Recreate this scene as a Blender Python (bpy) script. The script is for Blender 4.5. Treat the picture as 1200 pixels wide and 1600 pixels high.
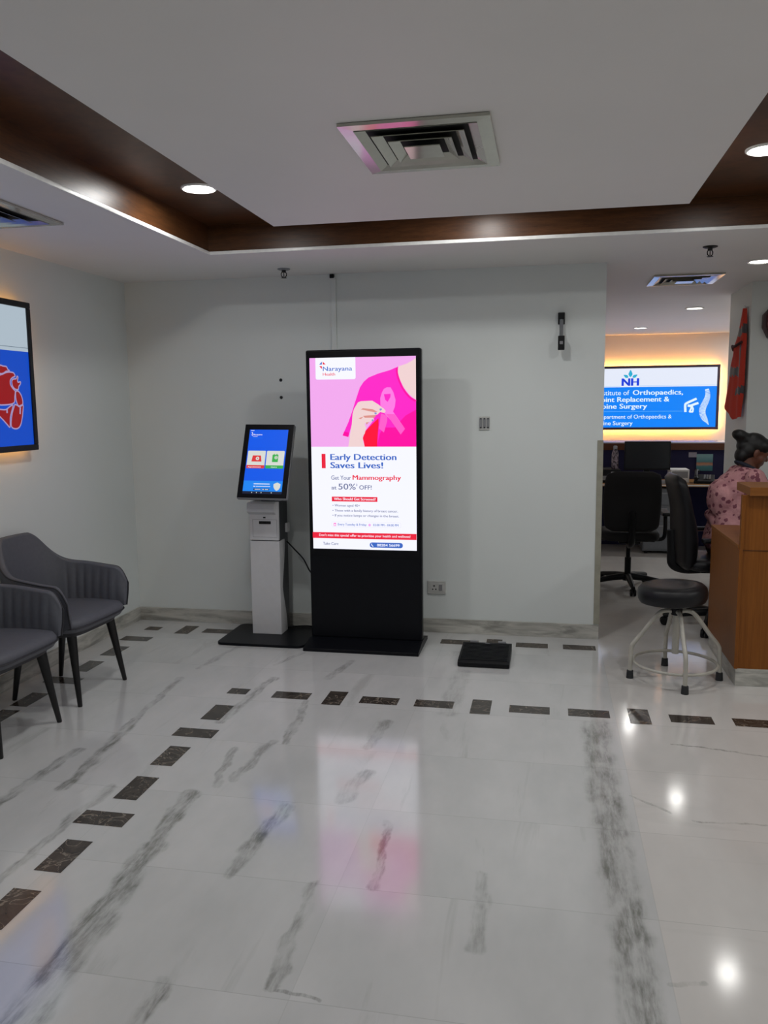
import bpy, bmesh, math, random
import numpy as np
from mathutils import Vector, Matrix, Euler, geometry, noise

random.seed(7)
for _o in list(bpy.data.objects):
    bpy.data.objects.remove(_o)
SC = bpy.context.scene
COL = SC.collection
PI = math.pi

# ------------------------------------------------------------------ camera
YAW, PITCH, ROLL, FPX, EYE = -0.196570640, 0.128896739, -0.0105058309, 1285.721, 1.6
def set_camera():
    fwd0 = Vector((math.sin(YAW), math.cos(YAW), 0)); r0 = Vector((math.cos(YAW), -math.sin(YAW), 0)); up = Vector((0, 0, 1))
    fwd = fwd0 * math.cos(PITCH) - up * math.sin(PITCH)
    up2 = up * math.cos(PITCH) + fwd0 * math.sin(PITCH)
    r = r0 * math.cos(ROLL) + up2 * math.sin(ROLL)
    u = up2 * math.cos(ROLL) - r0 * math.sin(ROLL)
    cam = bpy.data.cameras.new('camera'); o = bpy.data.objects.new('camera', cam); COL.objects.link(o)
    m = Matrix.Identity(4)
    for i in range(3):
        m[i][0] = r[i]; m[i][1] = u[i]; m[i][2] = -fwd[i]
    m[2][3] = EYE
    o.matrix_world = m
    cam.sensor_fit = 'VERTICAL'; cam.sensor_height = 36.0; cam.sensor_width = 27.0
    cam.lens = FPX / 1600 * 36.0
    cam.clip_start = 0.02; cam.clip_end = 60
    SC.camera = o
set_camera()

# ------------------------------------------------------------------ view, world, lamp power
vs = SC.view_settings
vs.view_transform = 'Standard'; vs.look = 'None'; vs.gamma = 1.0; vs.use_curve_mapping = False
vs.exposure = 0.0
W = bpy.data.worlds.new('world'); SC.world = W; W.use_nodes = True
W.node_tree.nodes['Background'].inputs[0].default_value = (0.5, 0.55, 0.6, 1)
W.node_tree.nodes['Background'].inputs[1].default_value = 0.05
try:
    SC.cycles.use_denoising = True
    SC.cycles.max_bounces = 8; SC.cycles.diffuse_bounces = 5; SC.cycles.glossy_bounces = 4
    SC.cycles.sample_clamp_indirect = 4.0
except Exception:
    pass
LAMP_W = 7.3            # recessed downlights of the hall
LAMP_W_BAY = 8.0        # recessed downlights over the desks
LAMP_COL = (0.985, 0.99, 0.975)
SCREEN_GAIN = 1.05      # brightness of the lit screens
SIGN_GAIN = 0.95
HEART_GAIN = 0.62
LED_W = 98.0             # warm strip behind the wall signs

H = 2.5                 # ceiling height
# ------------------------------------------------------------------ helpers
def lin(c):
    if isinstance(c, str):
        c = tuple(int(c[i:i + 2], 16) for i in (0, 2, 4))
    o = []
    for v in c[:3]:
        v /= 255.0
        o.append(v / 12.92 if v <= 0.04045 else ((v + 0.055) / 1.055) ** 2.4)
    return (o[0], o[1], o[2], 1.0)

class NT:
    def __init__(s, name):
        s.m = bpy.data.materials.new(name); s.m.use_nodes = True
        s.t = s.m.node_tree; s.n = s.t.nodes
        s.b = s.n.get('Principled BSDF')
    def node(s, kind, **kw):
        n = s.n.new(kind)
        for k, v in kw.items():
            setattr(n, k, v)
        return n
    def link(s, a, b): s.t.links.new(a, b)
    def coord(s, scale=(1, 1, 1), loc=(0, 0, 0), out='Object'):
        tc = s.node('ShaderNodeTexCoord'); mp = s.node('ShaderNodeMapping')
        mp.inputs['Scale'].default_value = scale; mp.inputs['Location'].default_value = loc
        s.link(tc.outputs[out], mp.inputs['Vector'])
        return mp.outputs['Vector']
    def noise(s, vec, scale, detail=3, rough=0.55, dist=0):
        n = s.node('ShaderNodeTexNoise'); n.inputs['Scale'].default_value = scale
        n.inputs['Detail'].default_value = detail; n.inputs['Roughness'].default_value = rough
        n.inputs['Distortion'].default_value = dist
        s.link(vec, n.inputs['Vector']); return n.outputs['Fac']
    def ramp(s, fac, stops, interp='LINEAR'):
        r = s.node('ShaderNodeValToRGB'); r.color_ramp.interpolation = interp
        e = r.color_ramp.elements
        while len(e) < len(stops): e.new(0.5)
        for k, (p, c) in enumerate(stops):
            e[k].position = p; e[k].color = c if len(c) == 4 else (*c, 1)
        s.link(fac, r.inputs['Fac']); return r.outputs['Color']
    def math(s, op, a, b=None, clamp=False):
        n = s.node('ShaderNodeMath', operation=op, use_clamp=clamp)
        for i, v in enumerate((a, b)):
            if v is None: continue
            if isinstance(v, (int, float)): n.inputs[i].default_value = v
            else: s.link(v, n.inputs[i])
        return n.outputs[0]
    def vmath(s, op, a, b=None, scale=None):
        n = s.node('ShaderNodeVectorMath', operation=op)
        for i, v in enumerate((a, b)):
            if v is None: continue
            if isinstance(v, (tuple, list)): n.inputs[i].default_value = v
            else: s.link(v, n.inputs[i])
        if scale is not None:
            if isinstance(scale, (int, float)): n.inputs['Scale'].default_value = scale
            else: s.link(scale, n.inputs['Scale'])
        return n
    def mix(s, fac, a, b, mode='MIX'):
        n = s.node('ShaderNodeMix', data_type='RGBA', blend_type=mode)
        for i, v in ((0, fac), (6, a), (7, b)):
            if isinstance(v, (int, float)): n.inputs[i].default_value = v
            elif isinstance(v, tuple): n.inputs[i].default_value = v
            else: s.link(v, n.inputs[i])
        return n.outputs[2]
    def bump(s, h, strength=0.2, dist=0.01):
        n = s.node('ShaderNodeBump'); n.inputs['Strength'].default_value = strength
        n.inputs['Distance'].default_value = dist
        s.link(h, n.inputs['Height']); s.link(n.outputs['Normal'], s.b.inputs['Normal'])
    def set(s, **kw):
        for k, v in kw.items():
            i = s.b.inputs[k.replace('_', ' ')]
            if isinstance(v, (int, float, tuple)): i.default_value = v
            else: s.link(v, i)

def plain(name, col, rough=0.5, metal=0.0, var=0.06, vscale=30, bump=0.0, bscale=200, spec=0.5, stretch=(1, 1, 1)):
    """A painted / moulded surface with a little procedural unevenness."""
    a = NT(name); c = lin(col)
    v = a.coord(stretch)
    n = a.noise(v, vscale, 3)
    lo = tuple(max(0, x * (1 - var)) for x in c[:3]); hi = tuple(min(1, x * (1 + var)) for x in c[:3])
    a.set(Base_Color=a.ramp(n, [(0.3, lo), (0.7, hi)]), Roughness=rough, Metallic=metal)
    a.b.inputs['Specular IOR Level'].default_value = spec
    if bump:
        a.bump(a.noise(v, bscale, 2), bump, 0.002)
    return a.m

def glow(name, col, gain=1.0):
    a = NT(name)
    a.set(Base_Color=(0.01, 0.01, 0.01, 1), Roughness=0.35, Emission_Color=lin(col), Emission_Strength=gain)
    a.b.inputs['Specular IOR Level'].default_value = 0.3
    return a.m

def wood(name, c1, c2, stretch=(30, 30, 1.2), rough=0.38, lines=0.35):
    a = NT(name)
    v = a.coord(stretch)
    n = a.noise(v, 2.2, 4, 0.6, 0.4)
    f = a.noise(a.coord(tuple(x * 5 for x in stretch)), 2.0, 2)
    mixf = a.math('ADD', a.math('MULTIPLY', n, 1 - lines), a.math('MULTIPLY', f, lines))
    a.set(Base_Color=a.ramp(mixf, [(0.32, lin(c1)), (0.68, lin(c2))]), Roughness=rough)
    a.b.inputs['Specular IOR Level'].default_value = 0.3
    a.bump(f, 0.05, 0.001)
    return a.m

class MB:
    """Collects shapes; build() links them as one mesh object."""
    def __init__(s):
        s.bm = bmesh.new(); s.wn = False
    def merge(s, t, m=0, smooth=False, mat=None):
        if mat is not None: t.transform(mat)
        for f in t.faces:
            f.material_index = m; f.smooth = smooth
        me = bpy.data.meshes.new('tmp'); t.to_mesh(me); t.free()
        s.bm.from_mesh(me); bpy.data.meshes.remove(me)
    def box(s, x0, x1, y0, y1, z0, z1, bev=0.0, seg=2, m=0, mat=None, smooth=None):
        t = bmesh.new(); bmesh.ops.create_cube(t, size=1)
        t.transform(Matrix.Translation(((x0 + x1) / 2, (y0 + y1) / 2, (z0 + z1) / 2)) @ Matrix.Diagonal((abs(x1 - x0), abs(y1 - y0), abs(z1 - z0), 1)))
        if bev > 0:
            s.wn = True; bmesh.ops.bevel(t, geom=list(t.edges), offset=bev, segments=seg, profile=0.5, affect='EDGES')
        s.merge(t, m, bev > 0 if smooth is None else smooth, mat)
        return s
    def prism(s, pts, z0, z1, m=0, mat=None, bev=0.0, seg=2, axis='z'):
        """pts: 2-D outline; extruded from z0 to z1 along the axis (z: xy, y: xz, x: yz)."""
        def P(p, h):
            return (p[0], p[1], h) if axis == 'z' else (p[0], h, p[1]) if axis == 'y' else (h, p[0], p[1])
        t = bmesh.new()
        a = [t.verts.new(P(p, z0)) for p in pts]; b = [t.verts.new(P(p, z1)) for p in pts]
        n = len(pts)
        t.faces.new(a); t.faces.new(b[::-1])
        for i in range(n):
            t.faces.new((a[i], a[(i + 1) % n], b[(i + 1) % n], b[i]))
        bmesh.ops.recalc_face_normals(t, faces=t.faces)
        if bev > 0:
            s.wn = True; bmesh.ops.bevel(t, geom=list(t.edges), offset=bev, segments=seg, profile=0.5, affect='EDGES')
        s.merge(t, m, bev > 0, mat)
        return s
    def lathe(s, prof, c=(0, 0, 0), seg=32, m=0, mat=None, smooth=True):
        t = bmesh.new(); rings = []
        for r, z in prof:
            if r < 1e-6: rings.append([t.verts.new((c[0], c[1], c[2] + z))])
            else: rings.append([t.verts.new((c[0] + r * math.cos(2 * PI * k / seg), c[1] + r * math.sin(2 * PI * k / seg), c[2] + z)) for k in range(seg)])
        for a, b in zip(rings, rings[1:]):
            for k in range(seg):
                q = [a[k % len(a)], a[(k + 1) % len(a)], b[(k + 1) % len(b)], b[k % len(b)]]
                u = []
                for v in q:
                    if v not in u: u.append(v)
                if len(u) > 2: t.faces.new(u)
        for e in (rings[0], rings[-1]):
            if len(e) > 2: t.faces.new(e)
        bmesh.ops.recalc_face_normals(t, faces=t.faces)
        s.merge(t, m, smooth, mat)
        return s
    def tube(s, pts, r, seg=10, m=0, closed=False, mat=None, flat=None):
        """r: radius or list of radii; flat squashes the section along the frame's second axis."""
        pts = [Vector(p) for p in pts]; n = len(pts)
        rr = r if isinstance(r, (list, tuple)) else [r] * n
        t = bmesh.new(); rings = []; up = None
        for i, p in enumerate(pts):
            if closed: d = pts[(i + 1) % n] - pts[i - 1]
            else: d = pts[min(i + 1, n - 1)] - pts[max(i - 1, 0)]
            d.normalize()
            if up is None:
                up = d.orthogonal().normalized()
            up = (up - d * up.dot(d)).normalized()
            w = d.cross(up)
            rings.append([t.verts.new(p + (up * math.cos(2 * PI * k / seg) + w * math.sin(2 * PI * k / seg) * (flat or 1)) * rr[i]) for k in range(seg)])
        for i in range(n if closed else n - 1):
            a, b = rings[i], rings[(i + 1) % n]
            for k in range(seg):
                t.faces.new((a[k], a[(k + 1) % seg], b[(k + 1) % seg], b[k]))
        if not closed:
            t.faces.new(rings[0]); t.faces.new(rings[-1])
        bmesh.ops.recalc_face_normals(t, faces=t.faces)
        s.merge(t, m, True, mat)
        return s
    def ball(s, c, r, m=0, seg=20, rot=None, mat=None):
        t = bmesh.new(); bmesh.ops.create_uvsphere(t, u_segments=seg, v_segments=max(8, seg // 2), radius=1)
        rr = r if isinstance(r, (tuple, list)) else (r, r, r)
        M = Matrix.Translation(c) @ (rot.to_4x4() if rot else Matrix.Identity(4)) @ Matrix.Diagonal((*rr, 1))
        t.transform(M); s.merge(t, m, True, mat)
        return s
    def loft(s, rings, m=0, caps=True, closed=True, mat=None, smooth=True):
        t = bmesh.new(); R = [[t.verts.new(p) for p in r] for r in rings]
        for a, b in zip(R, R[1:]):
            n = len(a)
            for k in range(n if closed else n - 1):
                t.faces.new((a[k], a[(k + 1) % n], b[(k + 1) % n], b[k]))
        if caps:
            t.faces.new(R[0]); t.faces.new(R[-1])
        bmesh.ops.recalc_face_normals(t, faces=t.faces)
        s.merge(t, m, smooth, mat)
        return s
    def quads(s, verts, faces, m=0, smooth=False, mat=None):
        t = bmesh.new(); V = [t.verts.new(v) for v in verts]
        for f in faces:
            try: t.faces.new([V[i] for i in f])
            except ValueError: pass
        s.merge(t, m, smooth, mat)
        return s
    def build(s, name, mats, parent=None, loc=(0, 0, 0), rot=(0, 0, 0), sharp=0.7):
        for e in s.bm.edges:
            if len(e.link_faces) == 2 and e.calc_face_angle(0) > sharp: e.smooth = False
        me = bpy.data.meshes.new(name); s.bm.to_mesh(me); s.bm.free()
        for m in (mats if isinstance(mats, (list, tuple)) else [mats]): me.materials.append(m)
        o = bpy.data.objects.new(name, me); COL.objects.link(o)
        o.location = loc; o.rotation_euler = rot
        if s.wn:
            w = o.modifiers.new('normals', 'WEIGHTED_NORMAL'); w.keep_sharp = True
        if parent: o.parent = parent
        return o

def thing(name, label, cat, loc=(0, 0, 0), rz=0, group=None):
    o = bpy.data.objects.new(name, None); COL.objects.link(o)
    o.empty_display_size = 0.1; o.location = loc; o.rotation_euler = (0, 0, rz)
    o['label'] = label; o['category'] = cat
    if group: o['group'] = group
    return o
def tag(o, label, cat, group=None):
    o['label'] = label; o['category'] = cat
    if group: o['group'] = group
    return o
def struct(o):
    o['kind'] = 'structure'; return o
def children(o): return [c for c in bpy.data.objects if c.parent == o]
def copy_tree(o, parent=None):
    c = o.copy(); COL.objects.link(c); c.parent = parent
    for ch in children(o): copy_tree(ch, c)
    return c

def catmull(pts, n=5, closed=True):
    out = []; k = len(pts)
    rng = range(k) if closed else range(k - 1)
    for i in rng:
        if closed: p = [Vector(pts[(i + j) % k]) for j in (-1, 0, 1, 2)]
        else: p = [Vector(pts[min(max(i + j, 0), k - 1)]) for j in (-1, 0, 1, 2)]
        for q in range(n):
            t = q / n
            out.append(0.5 * ((2 * p[1]) + (p[2] - p[0]) * t + (2 * p[0] - 5 * p[1] + 4 * p[2] - p[3]) * t * t + (3 * p[1] - p[0] - 3 * p[2] + p[3]) * t ** 3))
    if not closed: out.append(Vector(pts[-1]))
    return out

# --- flat artwork (screens, lit signs): layers of outlines and lettering on one plane
_TXT = {}
def text_shape(body, bold=0.0):
    key = (body, bold)
    if key not in _TXT:
        cu = bpy.data.curves.new('lettering', 'FONT'); cu.body = body; cu.size = 1; cu.offset = bold; cu.resolution_u = 3
        o = bpy.data.objects.new('lettering', cu); COL.objects.link(o)
        dg = bpy.context.evaluated_depsgraph_get(); dg.update()
        me = bpy.data.meshes.new_from_object(o.evaluated_get(dg))
        v = [(p.co.x, p.co.y) for p in me.vertices]; f = [tuple(p.vertices) for p in me.polygons]
        bpy.data.objects.remove(o); bpy.data.curves.remove(cu); bpy.data.meshes.remove(me)
        _TXT[key] = (v, f)
    return _TXT[key]
CAPH = 0.0
def cap_height():
    global CAPH
    if not CAPH:
        v, f = text_shape('H'); CAPH = max(p[1] for p in v)
    return CAPH
class Art:
    """Artwork on a plane: origin at the top left, u to the right, v downward (both in metres)."""
    def __init__(s, origin, right, down, out, step=0.0002):
        s.o, s.r, s.d, s.n = Vector(origin), Vector(right).normalized(), Vector(down).normalized(), Vector(out).normalized()
        s.k = 0; s.step = step; s.mb = MB(); s.mats = []
    def mi(s, m):
        if m not in s.mats: s.mats.append(m)
        return s.mats.index(m)
    def P(s, u, v, lift=None): return s.o + s.r * u + s.d * v + s.n * ((s.k if lift is None else lift) * s.step)
    def faces(s, pts, faces, m):
        s.k += 1
        vs_ = [s.P(*p) for p in pts]; fs = []
        for f in faces:
            a, b, c = (vs_[i] for i in f[:3])
            fs.append(f if (b - a).cross(c - a).dot(s.n) >= 0 else f[::-1])
        s.mb.quads(vs_, fs, s.mi(m))
    def poly(s, pts, m, smooth=0):
        if smooth: pts = [(p[0], p[1]) for p in catmull([(a, b, 0) for a, b in pts], smooth)]
        tri = geometry.tessellate_polygon([[Vector((a, b, 0)) for a, b in pts]])
        s.faces(pts, [tuple(t) for t in tri], m)
    def rect(s, u0, v0, u1, v1, m, r=0.0):
        if r <= 0: pts = [(u0, v0), (u1, v0), (u1, v1), (u0, v1)]
        else:
            pts = []
            for cx, cy, a0 in ((u1 - r, v1 - r, 0), (u0 + r, v1 - r, 90), (u0 + r, v0 + r, 180), (u1 - r, v0 + r, 270)):
                pts += [(cx + r * math.cos(math.radians(a0 + q)), cy + r * math.sin(math.radians(a0 + q))) for q in range(0, 91, 15)]
        s.faces(pts, [tuple(range(len(pts)))], m)
    def disc(s, u, v, r, m, n=24, r2=None):
        s.faces([(u + r * math.cos(2 * PI * k / n), v + (r2 or r) * math.sin(2 * PI * k / n)) for k in range(n)], [tuple(range(n))], m)
    def stroke(s, pts, w, m, closed=False, smooth=0):
        if smooth: pts = [(p[0], p[1]) for p in catmull([(a, b, 0) for a, b in pts], smooth, closed)]
        n = len(pts); L = []; R = []
        for i in range(n):
            a = Vector(pts[(i - 1) % n] if closed else pts[max(i - 1, 0)]); b = Vector(pts[(i + 1) % n] if closed else pts[min(i + 1, n - 1)])
            d = (b - a); d = d.normalized() if d.length > 1e-9 else Vector((1, 0)); q = Vector((-d.y, d.x)) * w / 2; p = Vector(pts[i])
            L.append(tuple(p + q)); R.append(tuple(p - q))
        F = []
        for i in range(n if closed else n - 1):
            j = (i + 1) % n; F.append((i, j, n + j, n + i))
        s.faces(L + R, F, m)
    def text(s, body, u0, base, m, u1=None, cap=0.02, bold=0.0):
        v, f = text_shape(body)
        x0 = min(p[0] for p in v); x1 = max(p[0] for p in v)
        sy = cap / cap_height(); sx = sy if u1 is None else (u1 - u0) / (x1 - x0)
        for sh in ((0,) if bold <= 0 else (-bold, 0, bold)):
            s.faces([(u0 + (p[0] - x0 + sh) * sx, base - p[1] * sy) for p in v], f, m)
    def build(s, name, parent): return s.mb.build(name, s.mats, parent)

# ------------------------------------------------------------------ materials
def marble_floor():
    a = NT('white marble slabs')
    tc = a.node('ShaderNodeTexCoord'); P = tc.outputs['Object']
    sep = a.node('ShaderNodeSeparateXYZ'); a.link(P, sep.inputs[0])
    X, Y = sep.outputs[0], sep.outputs[1]
    # slab index
    iy = a.math('FLOOR', a.math('DIVIDE', a.math('SUBTRACT', Y, 1.954), 0.5425))
    ix = a.math('FLOOR', a.math('DIVIDE', a.math('SUBTRACT', X, 0.362), 1.03))
    cmb = a.node('ShaderNodeCombineXYZ'); a.link(ix, cmb.inputs[0]); a.link(iy, cmb.inputs[1])
    wn = a.node('ShaderNodeTexWhiteNoise', noise_dimensions='2D'); a.link(cmb.outputs[0], wn.inputs['Vector'])
    off = a.vmath('SCALE', wn.outputs['Color'], scale=7.0).outputs[0]
    # the hall's slabs have veins running away from the camera; to the right of the joint they run across
    right = a.math('GREATER_THAN', X, 0.362)
    shift = a.vmath('ADD', P, off).outputs[0]
    def mapped(sc):
        mp = a.node('ShaderNodeMapping'); mp.inputs['Scale'].default_value = sc; a.link(shift, mp.inputs['Vector']); return mp.outputs[0]
    va = a.noise(mapped((5.0, 0.7, 1)), 1.3, 5, 0.62, 0.6)
    vb = a.noise(mapped((0.5, 2.6, 1)), 1.3, 5, 0.6, 0.8)
    v1 = a.math('ADD', a.math('MULTIPLY', va, a.math('SUBTRACT', 1.0, right)), a.math('MULTIPLY', vb, right))
    cloud = a.noise(mapped((2.0, 0.9, 1)), 2.0, 4, 0.6)
    base = a.ramp(cloud, [(0.3, lin('bebfbf')), (0.75, lin('cdcdcd'))])
    base = a.mix(right, base, a.ramp(cloud, [(0.3, lin('c8c5c2')), (0.75, lin('d3d0cd'))]))
    faint = a.math('MULTIPLY', a.ramp(v1, [(0.60, (0, 0, 0)), (0.72, (1, 1, 1))]), a.math('SUBTRACT', 0.42, a.math('MULTIPLY', right, 0.2)))
    base = a.mix(faint, base, lin('9a9c98'))
    # single strong veins, each with its own course
    nz = a.node('ShaderNodeTexNoise'); nz.inputs['Scale'].default_value = 7.0; nz.inputs['Detail'].default_value = 4
    a.link(P, nz.inputs['Vector'])
    wob = a.vmath('SCALE', a.vmath('SUBTRACT', nz.outputs['Color'], (0.5, 0.5, 0.5)).outputs[0], scale=0.085).outputs[0]
    Q = a.vmath('MULTIPLY', a.vmath('ADD', P, wob).outputs[0], (1, 1, 0)).outputs[0]
    g = bpy.data.node_groups.new('vein', 'ShaderNodeTree')
    for nm, tp in (('P', 'NodeSocketVector'), ('A', 'NodeSocketVector'), ('B', 'NodeSocketVector'), ('W', 'NodeSocketFloat'), ('S', 'NodeSocketFloat')):
        g.interface.new_socket(nm, in_out='INPUT', socket_type=tp)
    g.interface.new_socket('M', in_out='OUTPUT', socket_type='NodeSocketFloat')
    gi = g.nodes.new('NodeGroupInput'); go = g.nodes.new('NodeGroupOutput')
    def gv(op, x, y):
        n = g.nodes.new('ShaderNodeVectorMath'); n.operation = op; g.links.new(x, n.inputs[0]); g.links.new(y, n.inputs[1]); return n
    pa = gv('SUBTRACT', gi.outputs['P'], gi.outputs['A']).outputs[0]; ba = gv('SUBTRACT', gi.outputs['B'], gi.outputs['A']).outputs[0]
    dv = g.nodes.new('ShaderNodeMath'); dv.operation = 'DIVIDE'; dv.use_clamp = True
    g.links.new(gv('DOT_PRODUCT', pa, ba).outputs['Value'], dv.inputs[0]); g.links.new(gv('DOT_PRODUCT', ba, ba).outputs['Value'], dv.inputs[1])
    sc = g.nodes.new('ShaderNodeVectorMath'); sc.operation = 'SCALE'; g.links.new(ba, sc.inputs[0]); g.links.new(dv.outputs[0], sc.inputs['Scale'])
    di = gv('DISTANCE', pa, sc.outputs[0])
    mr = g.nodes.new('ShaderNodeMapRange'); mr.interpolation_type = 'SMOOTHSTEP'
    g.links.new(di.outputs['Value'], mr.inputs['Value']); g.links.new(gi.outputs['W'], mr.inputs['From Min']); 
    g.links.new(gi.outputs['S'], mr.inputs['To Max'])
    hf = g.nodes.new('ShaderNodeMath'); hf.operation = 'MULTIPLY'; hf.inputs[1].default_value = 0.45
    g.links.new(gi.outputs['W'], hf.inputs[0]); g.links.new(hf.outputs[0], mr.inputs['From Max'])
    g.links.new(mr.outputs[0], go.inputs[0])
    veins = [((-1.34, 1.7), (-1.37, 2.2), .10, .9), ((-1.37, 2.2), (-1.41, 2.62), .075, .9), ((-1.41, 2.62), (-1.44, 3.05), .05, .9), ((-1.36, 3.12), (-1.44, 3.5), .03, .6),
             ((-1.06, 2.51), (-1.01, 3.0), .05, .95), ((-.73, 2.01), (-.75, 2.5), .035, .7), ((-1.03, 1.75), (-1.04, 1.95), .045, 1.),
             ((-1.82, 2.2), (-1.81, 2.75), .035, .8), ((-1.81, 2.75), (-1.8, 3.03), .05, .6), ((-2.19, 2.7), (-2.16, 3.35), .045, .9), ((-2.0, 3.0), (-2.07, 3.75), .05, .85),
             ((-2.07, 3.75), (-2.13, 4.4), .035, .6), ((-2.10, 4.6), (-2.0, 5.2), .03, .5), ((-1.31, 3.2), (-1.28, 3.62), .04, .7), ((-1.63, 3.8), (-1.58, 4.5), .05, .75),
             ((-1.21, 3.6), (-1.27, 4.15), .035, .7), ((-.54, 2.5), (-.58, 2.95), .03, .9), ((-.8, 3.09), (-.76, 3.36), .06, .7), ((-.19, 2.26), (-.19, 2.66), .04, .6),
             ((-.49, 4.13), (-.49, 4.8), .09, .35), ((.26, 4.1), (.25, 3.28), .11, .75), ((.26, 3.28), (.27, 2.3), .10, .85), ((.27, 2.3), (.26, 1.6), .11, .85),
             ((.60, 3.90), (1.05, 3.82), .012, .8), ((.36, 3.34), (.5, 3.2), .012, .6), ((.58, 3.17), (1.0, 3.16), .012, .5), ((.36, 2.21), (.45, 2.23), .014, .8),
             ((-.82, 3.62), (-.78, 3.95), .05, .7), ((-1.25, 4.55), (-1.2, 4.9), .045, .6), ((-1.65, 4.75), (-1.55, 5.0), .03, .5), ((-.74, 2.0), (-.58, 1.95), .012, .7)]
    tot = None
    for A, B, w, s_ in veins:
        w *= .8
        n = a.node('ShaderNodeGroup'); n.node_tree = g
        a.link(Q, n.inputs['P']); n.inputs['A'].default_value = (*A, 0); n.inputs['B'].default_value = (*B, 0)
        n.inputs['W'].default_value = w; n.inputs['S'].default_value = s_
        tot = n.outputs[0] if tot is None else a.math('MAXIMUM', tot, n.outputs[0])
    grain = a.noise(a.coord((46, 7, 1)), 1.0, 6, 0.72, 0.15)
    blot = a.noise(a.coord((9, 4, 1)), 1.3, 3, 0.6)
    br = a.math('MULTIPLY', a.ramp(grain, [(0.34, (0.2, 0.2, 0.2)), (0.60, (1, 1, 1))]), a.ramp(blot, [(0.36, (0.25, 0.25, 0.25)), (0.6, (1, 1, 1))]))
    base = a.mix(a.math('MULTIPLY', a.math('MULTIPLY', tot, br), 0.95, True), base, lin('656860'))
    # hairline joints
    def joint(val, w):
        fr = a.math('ABSOLUTE', a.math('SUBTRACT', a.math('FRACT', val), 0.5))
        return a.math('GREATER_THAN', fr, 0.5 - w)
    jy = joint(a.math('DIVIDE', a.math('SUBTRACT', Y, 1.954), 0.5425), 0.0028)
    jx = joint(a.math('DIVIDE', a.math('SUBTRACT', X, 0.362), 1.03), 0.0014)
    base = a.mix(a.math('MULTIPLY', a.math('MAXIMUM', a.math('MULTIPLY', jx, 0.5), jy), 0.32), base, lin('8a8b88'))
    a.set(Base_Color=base, Roughness=a.math('ADD', 0.085, a.math('MULTIPLY', cloud, 0.05)), IOR=1.72)
    a.b.inputs['Specular IOR Level'].default_value = 0.75
    return a.m
def inlay_mat():
    a = NT('dark brown marble inlay'); v = a.coord()
    n = a.noise(v, 14, 5, 0.65, 0.6); w = a.noise(v, 9, 3, 0.5, 1.6)
    c = a.ramp(n, [(0.3, lin('2b2623')), (0.7, lin('4b443e'))])
    c = a.mix(a.ramp(w, [(0.49, (0, 0, 0)), (0.505, (.55, .55, .55)), (0.52, (0, 0, 0))]), c, lin('a59a8c'))
    a.set(Base_Color=c, Roughness=0.16); a.b.inputs['Specular IOR Level'].default_value = 0.45
    return a.m
def skirting_mat():
    a = NT('grey veined marble skirting')
    n = a.noise(a.coord((1.5, 1.5, 9)), 2.2, 5, 0.62, 0.8)
    a.set(Base_Color=a.ramp(n, [(0.35, lin('8f8e88')), (0.6, lin('c4c2bb'))]), Roughness=0.3)
    return a.m
def wall_mat(name, col):
    a = NT(name); v = a.coord()
    n = a.noise(v, 1.3, 3); c = lin(col)
    a.set(Base_Color=a.ramp(n, [(0.3, tuple(x * 0.96 for x in c[:3])), (0.7, c[:3])]), Roughness=0.55)
    a.b.inputs['Specular IOR Level'].default_value = 0.3
    a.bump(a.noise(v, 60, 3), 0.06, 0.003)
    return a.m
M = {}
M['floor'] = marble_floor(); M['inlay'] = inlay_mat(); M['skirt'] = skirting_mat()
M['wall'] = wall_mat('off white wall paint', 'dee3e2'); M['ceil'] = wall_mat('matt white ceiling paint', 'e8e6e4')
M['cream'] = wall_mat('wall paint tinted by warm light', 'e6ddd6')  # bay walls: warmth of the strip lights put into the paint colour
M['recess'] = wood('dark stained recess veneer', '3d2413', '5d3a20', (3, 3, 30), 0.36)
M['whitetrim'] = plain('white gloss beading', 'e4e4e2', 0.3)
M['counter'] = wood('teak veneer', '74400f', '8c541b', (40, 40, 1.0), 0.42)
M['countertop'] = wood('teak veneer along the top', '7c4a1c', '935d2a', (1.5, 30, 30), 0.4)
M['desk'] = wood('light brown desk laminate', '8a633c', 'a57a4d', (2, 30, 30), 0.35)
M['black'] = plain('satin black metal', '090b11', 0.4, 0.0, 0.1, spec=0.22)
M['blackplastic'] = plain('matt black plastic', '0b0c10', 0.5, 0, 0.1, 60, 0.1, 400, spec=0.25)
M['blackleather'] = plain('black leatherette', '0d0d12', 0.4, 0, 0.1, 40, 0.25, 350, spec=0.35)
M['blackfabric'] = plain('black chair fabric', '0c0c0f', 0.85, 0, 0.15, 300, 0.3, 900)
M['navybox'] = plain('dark navy printed metal', '12151f', 0.4)
M['whitemetal'] = plain('white powder coated metal', 'cfcfd2', 0.38, 0, 0.02)
M['silver'] = plain('silver plastic edge', '8f9094', 0.35, 0.3, 0.03)
M['chrome'] = plain('chrome', 'c8c8cc', 0.12, 1.0, 0.02)
M['alu'] = plain('painted aluminium grille', 'b9b9ae', 0.13, 0.55, 0.03)
M['dark'] = plain('black duct', '020202', 0.8)
M['greyfab'] = plain('grey leatherette', '54565e', 0.55, 0, 0.06, 50, 0.2, 500)
M['piping'] = plain('dark grey piping', '2b2b30', 0.6)
M['blackleg'] = plain('black painted steel', '08080a', 0.4)
M['rubber'] = plain('dark grey rubber', '26272a', 0.8)
M['beigesteel'] = plain('cream enamelled steel tube', 'b4b1a8', 0.38, 0.1, 0.05)
M['navyboard'] = plain('navy pin board cloth', '10113a', 0.9, 0, 0.2, 200, 0.2, 700)
M['cap'] = wood('brown capping', '4a2a1a', '5e3722', (2, 30, 30), 0.35)
M['ledge'] = plain('pale glossy laminate', 'c9cbe0', 0.12, 0, 0.02, 5)
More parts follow.
